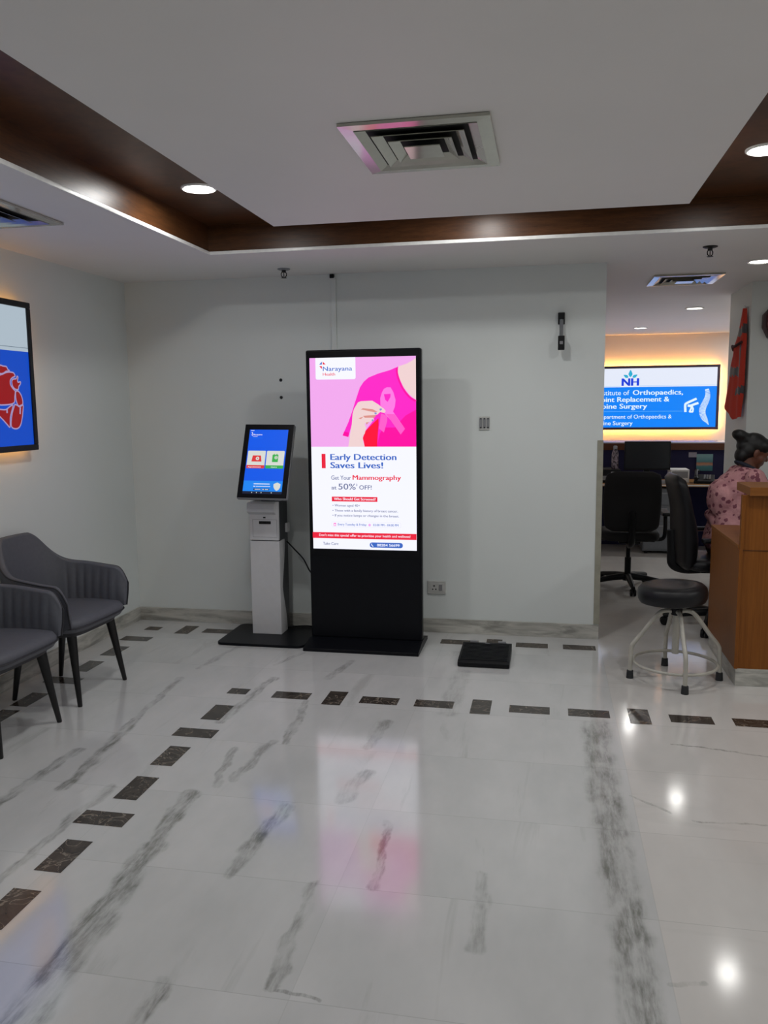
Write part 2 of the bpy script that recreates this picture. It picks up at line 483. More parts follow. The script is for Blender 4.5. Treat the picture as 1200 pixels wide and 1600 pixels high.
M['paper'] = plain('white paper', 'd8d8d8', 0.7)
M['plate'] = plain('white moulded plastic', 'c3c3c0', 0.4, 0, 0.02)
M['plategrey'] = plain('grey moulded plastic', '85868a', 0.4, 0, 0.02)
M['guard'] = plain('beige marble edge strip', '9a988a', 0.4, 0, 0.1, 15)
M['vest'] = plain('orange red vest cloth', 'cc3a28', 0.75, 0, 0.1, 200, 0.2, 600)
M['vestband'] = plain('grey reflective tape', '4a4950', 0.4, 0.2, 0.1)
M['redbox'] = plain('dark red plastic', '5a0f1c', 0.35)
M['skin'] = plain('brown skin', '6b3f2e', 0.5, 0, 0.08, 25)
M['hair'] = plain('black hair', '0b0a0c', 0.45, 0, 0.3, 12, 0.5, 90, stretch=(1, 1, 6))
M['trouser'] = plain('dark trousers cloth', '1c1c22', 0.8)
M['navy'] = plain('navy collar cloth', '1d2333', 0.8)
M['clear'] = plain('brushed steel tube', '8b8f94', 0.28, 0.7, 0.05)
M['pedestal'] = plain('grey painted pedestal', '6d7076', 0.45)
M['screenoff'] = plain('switched off monitor screen', '1e2328', 0.25)
M['bottle'] = None
def bottle_mat():
    a = NT('patterned bottle'); n = a.noise(a.coord(), 38, 3, 0.6, 0.5)
    a.set(Base_Color=a.ramp(n, [(0.42, lin('15131c')), (0.56, lin('8d7f8c'))]), Roughness=0.3); return a.m
M['bottle'] = bottle_mat()
def tunic_mat():
    a = NT('pink floral tunic cloth'); v = a.coord()
    vo = a.node('ShaderNodeTexVoronoi'); vo.inputs['Scale'].default_value = 23; a.link(v, vo.inputs['Vector'])
    n = a.noise(v, 60, 3)
    spot = a.math('LESS_THAN', a.math('ADD', vo.outputs['Distance'], a.math('MULTIPLY', n, 0.5)), 0.60)
    soft = a.noise(v, 14, 3)
    base = a.ramp(soft, [(0.35, lin('b98288')), (0.7, lin('d29c9f'))])
    a.set(Base_Color=a.mix(a.math('MULTIPLY', spot, 0.85), base, lin('6d2c44')), Roughness=0.85)
    a.bump(a.noise(v, 9, 4, 0.6, 1.0), 0.5, 0.03)
    return a.m
M['tunic'] = tunic_mat()
M['lamp'] = glow('lit diffuser', 'fffaf0', 12.0)
M['warm'] = glow('warm strip light', 'ffb050', LED_W)

# ------------------------------------------------------------------ the setting
XL, YB, XE = -3.03, 5.65, 0.36          # left wall face, back wall face, end of the back wall
XR, YF, YA = 4.4, -3.2, 11.66           # right side, behind the camera, far wall behind the desks
f = MB(); f.box(XL - .2, XR + .2, YF - .2, YA + .3, -.12, 0)
def inlay(x, y, along_x):
    a, b = (0.105, 0.0525) if along_x else (0.0525, 0.105)
    f.quads([(x - a, y - b, .0006), (x + a, y - b, .0006), (x + a, y + b, .0006), (x - a, y + b, .0006)], [(0, 1, 2, 3)], 1)
for x in (-1.38, -.88, -.579, -.073, .231, .738, 1.045, 1.55, 1.85): inlay(x, 4.235, True)
for x in (-1.13, -.327, .483, 1.295): inlay(x, 4.235, False)
f.quads([(-1.755, 4.205, .0006), (-1.64, 4.205, .0006), (-1.64, 4.295, .0006), (-1.755, 4.295, .0006)], [(0, 1, 2, 3)], 1)
for y in (3.924, 3.372, 3.045, 2.507, 2.188, 1.65, 1.33): inlay(-1.69, y, False)
for y in (3.645, 2.78, 1.915): inlay(-1.69, y, True)
for x in (-2.309, -2.0, -1.2, -.9, -.588, -.083, .225): inlay(x, 5.42, True)
for x in (-2.547, -.334): inlay(x, 5.42, False)
f.quads([(-2.86, 5.37, .0006), (-2.75, 5.37, .0006), (-2.75, 5.46, .0006), (-2.86, 5.46, .0006)], [(0, 1, 2, 3)], 1)
for y in (4.855, 4.528, 3.93, 3.664, 3.04, 2.75): inlay(-2.80, y, False)
for y in (5.147, 4.256, 3.37): inlay(-2.80, y, True)
struct(f.build('floor', [M['floor'], M['inlay']]))

def wallbox(name, x0, x1, y0, y1, m='wall', z1=2.72):
    return struct(MB().box(x0, x1, y0, y1, 0, z1).build(name, M[m]))
wallbox('wall_left', XL - .12, XL, YF, YB + .12)
wallbox('wall_back', XL, XE, YB, YB + .14)
wallbox('wall_bay_left', XE - .14, XE, YB + .14, YA, 'cream')
wallbox('wall_bay_back', XE - .14, XR, YA, YA + .12, 'cream')
wallbox('wall_right', XR, XR + .12, YF, YA + .12)
wallbox('wall_front', XL, XR, YF - .12, YF)
wallbox('wall_pillar', 1.505, 2.6, 6.82, 7.58)
struct(MB().box(XE - .035, XE + .004, YB - .004, YB + .14, .104, 1.355).build('trim_corner', M['guard']))

# ceiling: lower ceiling all round, an island in the middle, the timber-lined recess between them
OX0, OX1, OY0, OY1 = -2.0, 1.25, -2.2, 4.77
IX0, IX1, IY0, IY1 = -1.37, 0.62, -1.55, 4.11
RT = 2.67
c = MB()
c.box(XL, OX0, YF, OY1, H, H + .016); c.box(OX1, XR, YF, OY1, H, H + .016)
c.box(OX0, OX1, YF, OY0, H, H + .016); c.box(XL, XR, OY1, YA, H, H + .016)
c.box(IX0, IX1, IY0, IY1, H, RT)
struct(c.build('ceiling', M['ceil']))
c = MB(); t = .02
c.box(OX0 - t, OX0, OY0, OY1, H + .016, RT); c.box(OX1, OX1 + t, OY0, OY1, H + .016, RT)
c.box(OX0 - t, OX1 + t, OY1, OY1 + t, H + .016, RT); c.box(OX0 - t, OX1 + t, OY0 - t, OY0, H + .016, RT)
c.box(OX0 - t, OX1 + t, OY0 - t, OY1 + t, RT, RT + .03)
struct(c.build('trim_recess', M['recess']))
c = MB(); q = .012
c.box(OX0, OX0 + q, OY0, OY1, H - .002, H + .018, .003); c.box(OX1 - q, OX1, OY0, OY1, H - .002, H + .018, .003)
c.box(OX0, OX1, OY1 - q, OY1, H - .002, H + .018, .003); c.box(OX0, OX1, OY0, OY0 + q, H - .002, H + .018, .003)
struct(c.build('trim_beading', M['whitetrim']))
# skirting
b = MB(); b.box(XL + .012, XE, YB - .013, YB, 0, .1, .002); struct(b.build('baseboard_back', M['skirt']))
b = MB(); b.box(XL, XL + .013, YF, YB - .013, 0, .1, .002); struct(b.build('baseboard_left', M['skirt']))
b = MB(); b.box(1.495, 1.505, 6.81, 7.59, 0, .1, .002); b.box(1.495, 2.6, 6.81, 6.82, 0, .1, .002); struct(b.build('baseboard_pillar', M['skirt']))

# ------------------------------------------------------------------ recessed downlights
def downlight(x, y, z, label, r=.075, w=LAMP_W, group=None):
    t = thing('downlight', label, 'light', (x, y, z), 0, group)
    p = [(r + .012, 0), (r + .012, -.006), (r + .004, -.010), (r - .004, -.006), (r - .004, 0)]
    MB().lathe(p, seg=40).build('trim_ring', M['whitetrim'], t)
    MB().lathe([(0, -.004), (r - .006, -.004), (r - .006, -.001), (0, -.001)], seg=40).build('diffuser', M['lamp'], t)
    l = bpy.data.lights.new('lamp', 'AREA'); l.shape = 'DISK'; l.size = 2 * r - .012; l.energy = w; l.color = LAMP_COL
    o = bpy.data.objects.new('lamp', l); COL.objects.link(o); o.parent = t; o.location = (0, 0, -.0075)
    return t
downlight(-1.70, 3.96, RT, 'round downlight in the left timber recess above the grey armchairs')
downlight(.90, 3.93, RT, 'round downlight in the right timber recess at the edge of the photo')
for x, y, lab in ((-.36, 4.36, 'round downlight hidden in the timber recess above the lit standee'),
                  (-1.70, 2.30, 'round downlight in the left timber recess towards the camera'),
                  (.90, 2.20, 'added fill downlight in the right timber recess beside the camera'),  # unseen lamp, added to brighten the hall
                  (-1.70, .4, 'added fill downlight in the left timber recess behind the camera'),  # added out of view for overall brightness
                  (.90, .3, 'added fill downlight in the right timber recess behind the camera')):  # added twin on the other side, also unseen
    downlight(x, y, RT, lab)
downlight(1.335, 5.84, H, 'round downlight in the white ceiling above the reception counter', w=.7)
downlight(1.37, 8.54, H, 'round downlight in the bay ceiling between air grille and lit sign', w=.8)
downlight(1.08, 10.57, H, 'small round downlight nearest the blue and white lit sign', w=1.5)
downlight(2.9, 3.9, H, 'added fill downlight over the hall right of the counter, out of view', w=14)  # added out of view to lift the light near the counter
downlight(2.9, 1.2, H, 'added fill downlight over the hall right of the camera, out of view', w=10)  # unseen lamp added for more light in the hall
downlight(2.9, 9.3, H, 'added fill downlight over the desks behind the pillar, out of view', w=20)  # unseen, added to brighten the bay ceiling and far wall
downlight(3.1, 11.0, H, 'added fill downlight in the far corner behind the pillar, out of view', w=20)  # second lamp added for the bay, never in view

# ------------------------------------------------------------------ air grilles
def grille(x0, x1, y0, y1, z, label, n=4, cores=True):
    cx, cy = (x0 + x1) / 2, (y0 + y1) / 2; hx, hy = (x1 - x0) / 2, (y1 - y0) / 2
    t = thing('air_grille', label, 'air vent', (cx, cy, z))
    m = MB()
    def ring(ax, ay, az, bx, by, bz, th):        # a sloping square collar
        A = [(-ax, -ay, az), (ax, -ay, az), (ax, ay, az), (-ax, ay, az)]; B = [(-bx, -by, bz), (bx, -by, bz), (bx, by, bz), (-bx, by, bz)]
        up = lambda L: [(p[0], p[1], p[2] + th) for p in L]
        V = A + B + up(A) + up(B); F = []
        for k in range(4):
            j = (k + 1) % 4
            F += [(k, 4 + k, 4 + j, j), (8 + k, 8 + j, 12 + j, 12 + k), (k, j, 8 + j, 8 + k), (4 + k, 12 + k, 12 + j, 4 + j)]
        return V, F
    V, F = ring(hx, hy, -.012, hx - .045, hy - .045, -.014, .010); m.quads(V, F)
    fr = m.build('frame', M['alu'], t)
    MB().box(-hx + .02, hx - .02, -hy + .02, hy - .02, -.0035, -.0005).build('duct_opening', M['dark'], t)
    for k in range(n):
        s0 = 1 - (k + .55) / (n + .6); s1 = s0 - .125
        ax, ay = (hx - .03) * s0 + .012, (hy - .03) * s0 + .012
        bx, by = ax - .032, ay - .032
        m = MB()
        if k < n - 1:
            V, F = ring(ax, ay, -.016 - .003 * k, bx, by, -.0045, .0025); m.quads(V, F)
        else:
            m.box(-ax, ax, -ay, ay, -.017 - .003 * k, -.014 - .003 * k)
        m.build('louvre', M['alu'], t)
    return t
grille(-.68, -.19, 2.70, 3.26, H, 'square air grille with stepped louvres in the middle of the white ceiling island')
grille(.73, 1.21, 6.29, 6.79, H, 'air grille reflecting blue light in the ceiling over the desks')
grille(-2.88, -2.33, 3.22, 3.78, H, 'air grille in the lower ceiling strip above the left armchairs')

# ------------------------------------------------------------------ sprinklers
def sprinkler(x, y, label, pm):
    t = thing('sprinkler_head', label, 'sprinkler', (x, y, H), .4)
    MB().lathe([(.0, 0), (.042, 0), (.042, -.004), (.03, -.009), (.0, -.009)], seg=28).build('ceiling_plate', pm, t)
    m = MB(); m.lathe([(.014, -.008), (.014, -.02), (.010, -.024), (0, -.024)], seg=16)
    for s in (-1, 1): m.tube([(s * .011, 0, -.02), (s * .018, 0, -.032), (s * .016, 0, -.046), (s * .004, 0, -.056)], .0032, 8)
    m.tube([(0, 0, -.022), (0, 0, -.052)], .0028, 8)
    m.build('frame_arms', M['blackleg'], t)
    MB().lathe([(0, -.054), (.017, -.056), (.019, -.059), (0, -.060)], seg=20).build('deflector', M['blackleg'], t)
sprinkler(-1.725, 5.36, 'small sprinkler head on the ceiling above the touch kiosk', M['plategrey'])
sprinkler(.915, 5.24, 'small sprinkler head on the ceiling by the opening to the desks', M['blackleg'])

# ------------------------------------------------------------------ advertising standee
K = thing('advertising_standee', 'tall black floor standee with a lit pink breast screening advert', 'digital display', (-1.175, 5.26, 0))
MB().prism([(-.21, 0), (.21, 0), (.21, .022), (.05, .05), (-.05, .05), (-.21, .022)], -.385, .385, axis='x', bev=.003).build('base', M['black'], K, (0, .0, 0))
MB().box(-.38, .38, -.02, .05, .045, 1.96, .012, 3).build('housing', M['black'], K)
MB().box(-.372, .372, -.0225, -.019, .60, 1.95, .0005, 1).build('glass_front', plain('black glass bezel', '07070d', .3, 0, .02, spec=.25), K)
W_, H_ = .70, 1.254
A = Art((-.352, -.0228, 1.909), (1, 0, 0), (0, 0, -1), (0, -1, 0), .00012)
def G(n, c, g=1.0): return glow(n, c, SCREEN_GAIN * g)
s_white = G('screen white', 'f2f3ff'); s_pink = G('screen light pink', 'eea6ea'); s_mag = G('screen magenta', 'fb22c4'); s_mag2 = G('screen deep magenta', 'ff00a0')
s_skin = G('screen pale skin', 'eccfcf'); s_skin2 = G('screen skin fold', 'd98f88'); s_red = G('screen red', 'e8203c'); s_blue = G('screen blue', '3a66c0'); s_ink = G('screen grey blue', '6a7296')
s_rib = G('screen ribbon pink', 'ff7ae0'); s_rib2 = G('screen ribbon shade', 'fb5cc8'); s_nail = G('screen nail blue', '8496cc'); s_redsh = G('screen red sleeve', 'ff0838'); s_lil = G('screen lilac', 'e6e2f8'); s_pink2 = G('screen pale pink', 'f1b2f0')
sc = lambda L: [(a * W_, b * H_) for a, b in L]
A.rect(0, 0, W_, H_, s_white)
A.rect(0, 0, W_, .458 * H_, s_pink)
shirt = [(.839, .051), (.758, .069), (.65, .085), (.56, .104), (.514, .125), (.477, .154), (.458, .183), (.43, .227), (.401, .276), (.363, .331), (.306, .398), (.361, .408), (.409, .316), (.447, .267), (.539, .248), (.609, .317), (.517, .381), (.498, .415), (.552, .445), (.629, .458), (1., .458), (1., .231), (.934, .206), (.881, .167), (.842, .118), (.825, .084)]
A.poly(sc(shirt), s_mag)
A.poly(sc([(.629, .458), (.66, .39), (.70, .36), (.80, .36), (.90, .30), (1., .27), (1., .458)]), s_mag2)
A.poly(sc([(.839, .051), (.919, .037), (.972, .021), (1., .01), (1., .219), (.943, .194), (.89, .157), (.851, .114), (.834, .08)]), s_skin)
A.stroke(sc([(.825, .058), (.827, .085), (.846, .122), (.882, .164), (.94, .205), (1., .227)]), .013, s_mag2, smooth=4)
A.poly(sc([(.65, .312), (.6, .336), (.517, .381), (.498, .415), (.507, .433), (.515, .458), (.632, .458), (.64, .401), (.65, .346)]), s_redsh)
A.poly(sc([(.32, .38), (.366, .385), (.361, .408), (.306, .4)]), s_mag2)
hand = [(.359, .458), (.38, .39), (.395, .346), (.405, .286), (.42, .262), (.457, .23), (.485, .224), (.593, .222), (.647, .241), (.701, .263), (.719, .276), (.705, .285), (.665, .28), (.642, .292), (.61, .297), (.555, .299), (.601, .312), (.605, .324), (.555, .331), (.518, .339), (.531, .361), (.517, .391), (.498, .405), (.502, .435), (.515, .458)]
A.poly(sc(hand), s_skin)
for gp in ([(.502, .26), (.592, .265), (.642, .279), (.61, .281), (.483, .266)], [(.505, .299), (.628, .295), (.61, .309), (.519, .309)], [(.46, .311), (.51, .303), (.482, .316)], [(.53, .333), (.56, .331), (.535, .345)]): A.poly(sc(gp), s_skin2)
for nl in ([(.658, .264), (.678, .261), (.685, .268), (.666, .274)], [(.61, .283), (.63, .281), (.635, .29), (.617, .293)], [(.584, .319), (.6, .317), (.604, .326), (.587, .328)]): A.poly(sc(nl), s_nail)
A.poly(sc([(.673, .288), (.732, .298), (.731, .327), (.699, .385), (.652, .364), (.664, .327)]), s_rib2)
A.poly(sc([(.703, .163), (.73, .155), (.766, .156), (.792, .181), (.811, .22), (.804, .254), (.786, .278), (.897, .367), (.856, .396), (.763, .322), (.692, .278), (.67, .248), (.668, .209), (.685, .18)]), s_rib)
A.poly(sc([(.702, .19), (.765, .188), (.763, .205), (.737, .229), (.715, .219)]), s_mag)
A.poly(sc([(.72, .29), (.763, .322), (.856, .396), (.897, .367), (.80, .292)]), s_rib2)
A.poly(sc([(.647, .243), (.701, .263), (.719, .276), (.705, .285), (.665, .28), (.63, .262)]), s_skin)
A.poly(sc([(.658, .264), (.678, .261), (.685, .268), (.666, .274)]), s_nail)
A.rect(.058 * W_, 0, .439 * W_, .111 * H_, s_white, .012); A.rect(.058 * W_, 0, .439 * W_, .05 * H_, s_white)
A.poly(sc([(.094, .034), (.12, .019), (.12, .034)]), s_blue); A.poly(sc([(.128, .019), (.128, .034), (.157, .034)]), s_red); A.poly(sc([(.094, .042), (.12, .042), (.12, .057)]), s_red)
def T(body, u0, u1, base, cap, m, bold=0.014): A.text(body, u0 * W_, base * H_, m, u1 * W_, cap * H_, bold)
T('Narayana', .129, .407, .067, .022, s_blue, .012); T('Health', .128, .244, .091, .0145, s_red)
A.rect(.1 * W_, .495 * H_, .138 * W_, .571 * H_, s_red)
T('Early Detection', .187, .813, .527, .031, s_blue, .03); T('Saves Lives!', .186, .687, .570, .031, s_blue, .03)
T('Get Your', .19, .381, .631, .022, s_ink); T('Mammography', .398, .856, .6305, .0245, s_red, .025)
T('at', .191, .24, .682, .020, s_ink); T('50%', .259, .425, .682, .031, s_ink, .01); T('*', .43, .442, .675, .024, s_ink); T('OFF!', .46, .578, .681, .022, s_ink)
A.rect(.193 * W_, .720 * H_, .632 * W_, .745 * H_, s_red); T('Who Should Get Screened?', .214, .615, .7385, .0135, s_white, .02)
T('\u2022 Women aged 40+', .199, .464, .772, .0125, s_ink); T('\u2022 Those with a family history of breast cancer.', .198, .825, .799, .0125, s_ink); T('\u2022 If you notice lumps or changes in the breast.', .197, .835, .825, .0125, s_ink)
A.rect(.186 * W_, .852 * H_, .856 * W_, .880 * H_, s_lil, .01); A.rect(.189 * W_, .8535 * H_, .853 * W_, .8785 * H_, s_white, .009)
A.rect(.207 * W_, .860 * H_, .231 * W_, .875 * H_, s_rib2, .002); A.rect(.211 * W_, .865 * H_, .227 * W_, .872 * H_, s_white); A.disc(.555 * W_, .8675 * H_, .0085, s_pink)
T('Every Tuesday & Friday', .248, .525, .872, .0115, s_blue); T('02:00 PM - 04:00 PM', .589, .83, .8725, .0115, s_blue)
A.rect(0, .910 * H_, W_, .942 * H_, s_red); T("Don't miss this special offer to prioritise your health and wellness!", .063, .942, .931, .0125, s_white, .012)
T('Take Care', .10, .25, .977, .0145, s_ink); A.rect(.554 * W_, .959 * H_, .871 * W_, .9865 * H_, s_blue, .0165)
A.stroke(sc([(.572, .966), (.574, .974), (.588, .981)]), .0045, s_white); T('08284 56699', .625, .839, .9795, .0135, s_white, .02)
A.build('screen', K)

# ------------------------------------------------------------------ touch kiosk
Q = thing('touch_kiosk', 'slim white touch kiosk with tilted blue screen on black base', 'kiosk', (-1.9, 5.43, 0))
def rrect(x0, x1, y0, y1, r, n=6):
    p = []
    for cx, cy, a0 in ((x1 - r, y1 - r, 0), (x0 + r, y1 - r, 90), (x0 + r, y0 + r, 180), (x1 - r, y0 + r, 270)):
        p += [(cx + r * math.cos(math.radians(a0 + 90 * k / n)), cy + r * math.sin(math.radians(a0 + 90 * k / n))) for k in range(n + 1)]
    return p
MB().prism(rrect(-.29, .325, -.335, .165, .05), 0, .018, bev=.004).build('base', M['black'], Q)
# column: white front shell with a waisted side edge, dark back
side = []
for k in range(25):
    z = .018 + (.678 - .018) * k / 24; u = (z - .018) / .66
    side.append((-.030 + .085 * (abs(math.cos(PI * u)) ** 1.3) * (1 if u < .5 else .8), z))
prof = [(-.085, .018)] + side + [(-.085, .678)]
MB().prism(prof, -.115, .098, axis='x', bev=.004).build('column_front', M['whitemetal'], Q)
MB().box(-.110, .093, -.066, .125, .016, .95, .006).build('column_back', M['navybox'], Q)
pr = MB(); pr.box(-.113, .096, -.088, -.062, .684, .952, .005)
pr.prism([(-.085, .952), (-.118, .945), (-.124, .885), (-.085, .862)], -.118, .080, axis='x', bev=.004)
pm = pr.build('printer_unit', M['whitemetal'], Q)
d = MB(); d.box(-.044, .042, -.0895, -.086, .797, .818, .002); d.build('receipt_slot', M['dark'], Q)
MB().box(-.013, .005, -.0895, -.086, .838, .848, .002).build('sensor_window', M['dark'], Q)
l = MB()
for (x0, x1, z0, z1) in ((-.090, .086, .828, .830), (-.090, .086, .706, .708), (-.090, -.088, .706, .830), (.084, .086, .706, .830)): l.box(x0, x1, -.0886, -.087, z0, z1)
l.build('flap_seam', M['silver'], Q)
MB().box(.093, .112, .06, .115, .72, .785, .004).build('connector_box', M['whitemetal'], Q)
# display, tilted back
tilt = math.atan2(.20, .486)
D = bpy.data.objects.new('display', None)
dm = MB(); dm.box(-.174, .174, -.002, .034, -.263, .263, .006, 3)
D = dm.build('display', M['silver'], Q, (.051, -.18, 1.236), (-tilt, .012, 0))
MB().box(-.172, .172, -.0055, -.0015, -.256, .261, .0015, 2).build('glass_bezel', plain('black kiosk glass', '06060b', .3, 0, .02, spec=.25), D)
w2, h2 = .272, .452
B_ = Art((-w2 / 2, -.0058, .2235), (1, 0, 0), (0, 0, -1), (0, -1, 0), .00012)
def G2(n, c): return glow(n, c, .92)
k_blue = G2('kiosk blue', '0a5cf0'); k_lb = G2('kiosk light blue', '1c8af8'); k_w = G2('kiosk white', 'dfe2dc'); k_red = G2('kiosk red', 'e43a3c'); k_gr = G2('kiosk green', '3cb450'); k_dk = G2('kiosk dark bar', '161c34'); k_tx = G2('kiosk white text', 'f4f4ff'); k_b2 = G2('kiosk black badge', '142050')
S2 = lambda a, b: (a * w2, b * h2)
def R2(a, b, c_, d_, m, r=0): B_.rect(a * w2, b * h2, c_ * w2, d_ * h2, m, r)
R2(0, 0, 1, 1, k_blue); R2(0, .80, 1, .965, k_lb); R2(0, .962, 1, 1, k_dk)
for u in (.24, .36, .48, .74): B_.disc(u * w2, .981 * h2, .0035, k_w)
B_.text('9:41', .03 * w2, .02 * h2, k_tx, cap=.0045) if False else None
R2(.03, .012, .12, .020, k_tx)
B_.poly([S2(.05, .045), S2(.085, .045), S2(.085, .075)], k_tx); B_.poly([S2(.05, .08), S2(.085, .08), S2(.085, .10)], k_tx)
B_.text('Narayana', .095 * w2, .090 * h2, k_tx, .34 * w2, .010, .02); B_.text('Health', .095 * w2, .115 * h2, k_tx, .22 * w2, .007)
B_.text('Powered by care', .09 * w2, .137 * h2, k_lb, .38 * w2, .005) if False else None
R2(.09, .131, .36, .135, k_lb)
for u0, u1, m in ((.025, .485, k_red), (.515, .97, k_gr)):
    R2(u0, .335, u1, .61, k_w, .006); R2(u0, .56, u1, .61, m, .005); R2(u0, .56, u1, .585, m)
B_.text('Appointment', .06 * w2, .597 * h2, k_tx, .40 * w2, .0085, .02); B_.text('Check In', .66 * w2, .597 * h2, k_tx, .81 * w2, .0085, .02)
B_.poly([S2(.16, .41), S2(.37, .41), S2(.40, .505), S2(.14, .505)], k_red); B_.disc(.29 * w2, .457 * h2, .0125, k_w); B_.disc(.29 * w2, .457 * h2, .004, k_red)
R2(.67, .395, .82, .51, k_gr, .003); R2(.70, .38, .72, .40, k_gr); R2(.77, .38, .79, .40, k_gr); B_.disc(.765 * w2, .44 * h2, .0115, k_w); B_.disc(.765 * w2, .44 * h2, .0075, k_gr); B_.disc(.765 * w2, .44 * h2, .005, k_w)
R2(.27, .845, .68, .856, k_tx); R2(.27, .882, .31, .896, k_tx, .002); R2(.33, .884, .70, .893, k_tx)
R2(.28, .922, .47, .947, k_b2, .002); R2(.31, .930, .46, .938, k_tx); R2(.50, .922, .68, .947, k_b2, .002); R2(.51, .928, .545, .941, k_tx); R2(.57, .930, .66, .939, k_tx)
B_.poly([S2(.87, .825), S2(.96, .85), S2(.955, .90), S2(.92, .935), S2(.87, .955), S2(.82, .93), S2(.785, .895), S2(.78, .85)], k_w)
B_.build('screen', D)
MB().box(-.05, .05, -.02, .06, .93, 1.18, .006).build('neck', M['navybox'], Q)

# cables
tag(MB().tube(catmull([(-1.799, 5.50, .655), (-1.74, 5.49, .60), (-1.66, 5.44, .54), (-1.60, 5.40, .46), (-1.53, 5.345, .44)], 6, False), .005, 8).build('power_cable', M['blackplastic']), 'thin black cable sagging from the touch kiosk column to the standee back', 'cable')
tag(MB().tube(catmull([(-1.806, 5.50, .03), (-1.70, 5.56, .027), (-1.60, 5.54, .03), (-1.52, 5.50, .05), (-1.45, 5.42, .10), (-1.40, 5.318, .13)], 6, False), .006, 8).build('power_cable', M['blackplastic']), 'black cable lying on the floor behind the two kiosk bases', 'cable')

# ------------------------------------------------------------------ things on the back wall
t = thing('cable_trunking', 'narrow white cable trunking running up the wall above the standee', 'trunking', (-1.462, YB, 0))
MB().box(-.017, .017, -.016, 0, 1.5, 2.475, .002).build('duct', M['wall'], t)
MB().box(-.024, .006, -.022, -.001, 2.47, 2.497, .004).build('end_grommet', M['blackplastic'], t)
for z, lab in ((1.785, 'upper small grey wall plug above the touch kiosk'), (1.663, 'lower small dark wall plug above the touch kiosk')):
    tag(MB().lathe([(0, .009), (.006, .009), (.011, .003), (.012, 0), (0, 0)], seg=16, mat=Matrix.Rotation(PI / 2, 4, 'X')).build('wall_plug', M['blackleg'], None, (-1.861, YB, z)), lab, 'wall plug')
t = thing('wall_socket', 'low white three pin wall socket with switch beside the standee', 'socket', (-.75, YB, .324))
pl_ = MB().box(-.064, .064, -.012, 0, -.046, .046, .004).build('plate', M['plate'], t)
MB().box(-.05, .052, -.014, -.011, -.032, .032, .002).build('insert', M['plategrey'] if False else M['plate'], t)
h_ = MB()
for x, z, r in ((-.018, .012, .0055), (-.028, -.012, .0045), (-.006, -.012, .0045)): h_.lathe([(0, 0), (r, 0), (r, .002), (0, .002)], seg=14, mat=Matrix.Translation((x, -.0135, z)) @ Matrix.Rotation(PI / 2, 4, 'X'))
h_.build('pin_holes', M['dark'], t)
MB().box(.016, .040, -.019, -.013, -.02, .022, .003).build('rocker_switch', M['plategrey'], t)
t = thing('switch_plate', 'small grey and white switch plate on the wall right of the standee', 'switch', (-.422, YB, 1.473))
MB().box(-.036, .036, -.011, 0, -.046, .046, .004).build('plate', M['plate'], t)
for x in (-.024, 0, .024):
    MB().box(x - .0095, x + .0095, -.0145, -.010, -.034, .034, .002).build('rocker', M['plategrey'], t)
for x in (-.024, 0, .024):
    for z in (-.030, .030): MB().lathe([(0, 0), (.005, 0), (.005, .001), (0, .001)], seg=10, mat=Matrix.Translation((x, -.0142, z)) @ Matrix.Rotation(PI / 2, 4, 'X')).build('indicator_hole', M['dark'], t)
# swing-arm bracket
t = thing('wall_bracket', 'black and steel arm bracket high on the wall by the opening', 'bracket', (.078, YB, 2.07))
m = MB(); m.box(-.022, .022, -.012, 0, .045, .122, .004); m.box(-.019, .019, -.045, -.008, .075, .118, .006); m.lathe([(0, -.02), (.011, -.02), (.011, .02), (0, .02)], (0, -.03, .065), 16)
m.build('wall_clamp', M['blackplastic'], t)
MB().tube([(0, -.03, .075), (.0, -.055, .0), (-.002, -.085, -.06)], .0125, 14).build('arm', M['clear'], t)
MB().box(-.021, .021, -.115, -.065, -.125, -.035, .004).build('end_block', M['blackplastic'], t)
MB().box(-.010, .010, -.1165, -.1145, -.09, -.07, .001).build('badge', M['plategrey'], t)

# ------------------------------------------------------------------ lit wall signs
def sign_body(root, w, h, frame_m, glow_m):
    """local: x along the wall, -y out of the wall, z up, origin at the centre on the wall."""
    fr = MB(); fw = .034
    for x0, x1, z0, z1 in ((-w / 2, w / 2, h / 2 - fw, h / 2), (-w / 2, w / 2, -h / 2, -h / 2 + fw), (-w / 2, -w / 2 + fw, -h / 2 + fw, h / 2 - fw), (w / 2 - fw, w / 2, -h / 2 + fw, h / 2 - fw)):
        fr.box(x0, x1, -.072, -.045, z0, z1, .004)
    fr.box(-w / 2 + .005, w / 2 - .005, -.062, -.046, -h / 2 + .005, h / 2 - .005)
    fr.build('frame', frame_m, root)
    s = MB(); e = .03; b_ = .012
    for x0, x1, z0, z1 in ((-w / 2 + e, w / 2 - e, h / 2 - e - b_, h / 2 - e), (-w / 2 + e, w / 2 - e, -h / 2 + e, -h / 2 + e + b_), (-w / 2 + e, -w / 2 + e + b_, -h / 2 + e, h / 2 - e), (w / 2 - e - b_, w / 2 - e, -h / 2 + e, h / 2 - e)):
        s.box(x0, x1, -.044, -.034, z0, z1)
    s.build('backlight_strip', glow_m, root)
    for x in (-w * .3, w * .3): MB().box(x - .03, x + .03, -.046, 0, -.05, .05).build('wall_mount', M['blackplastic'], root)
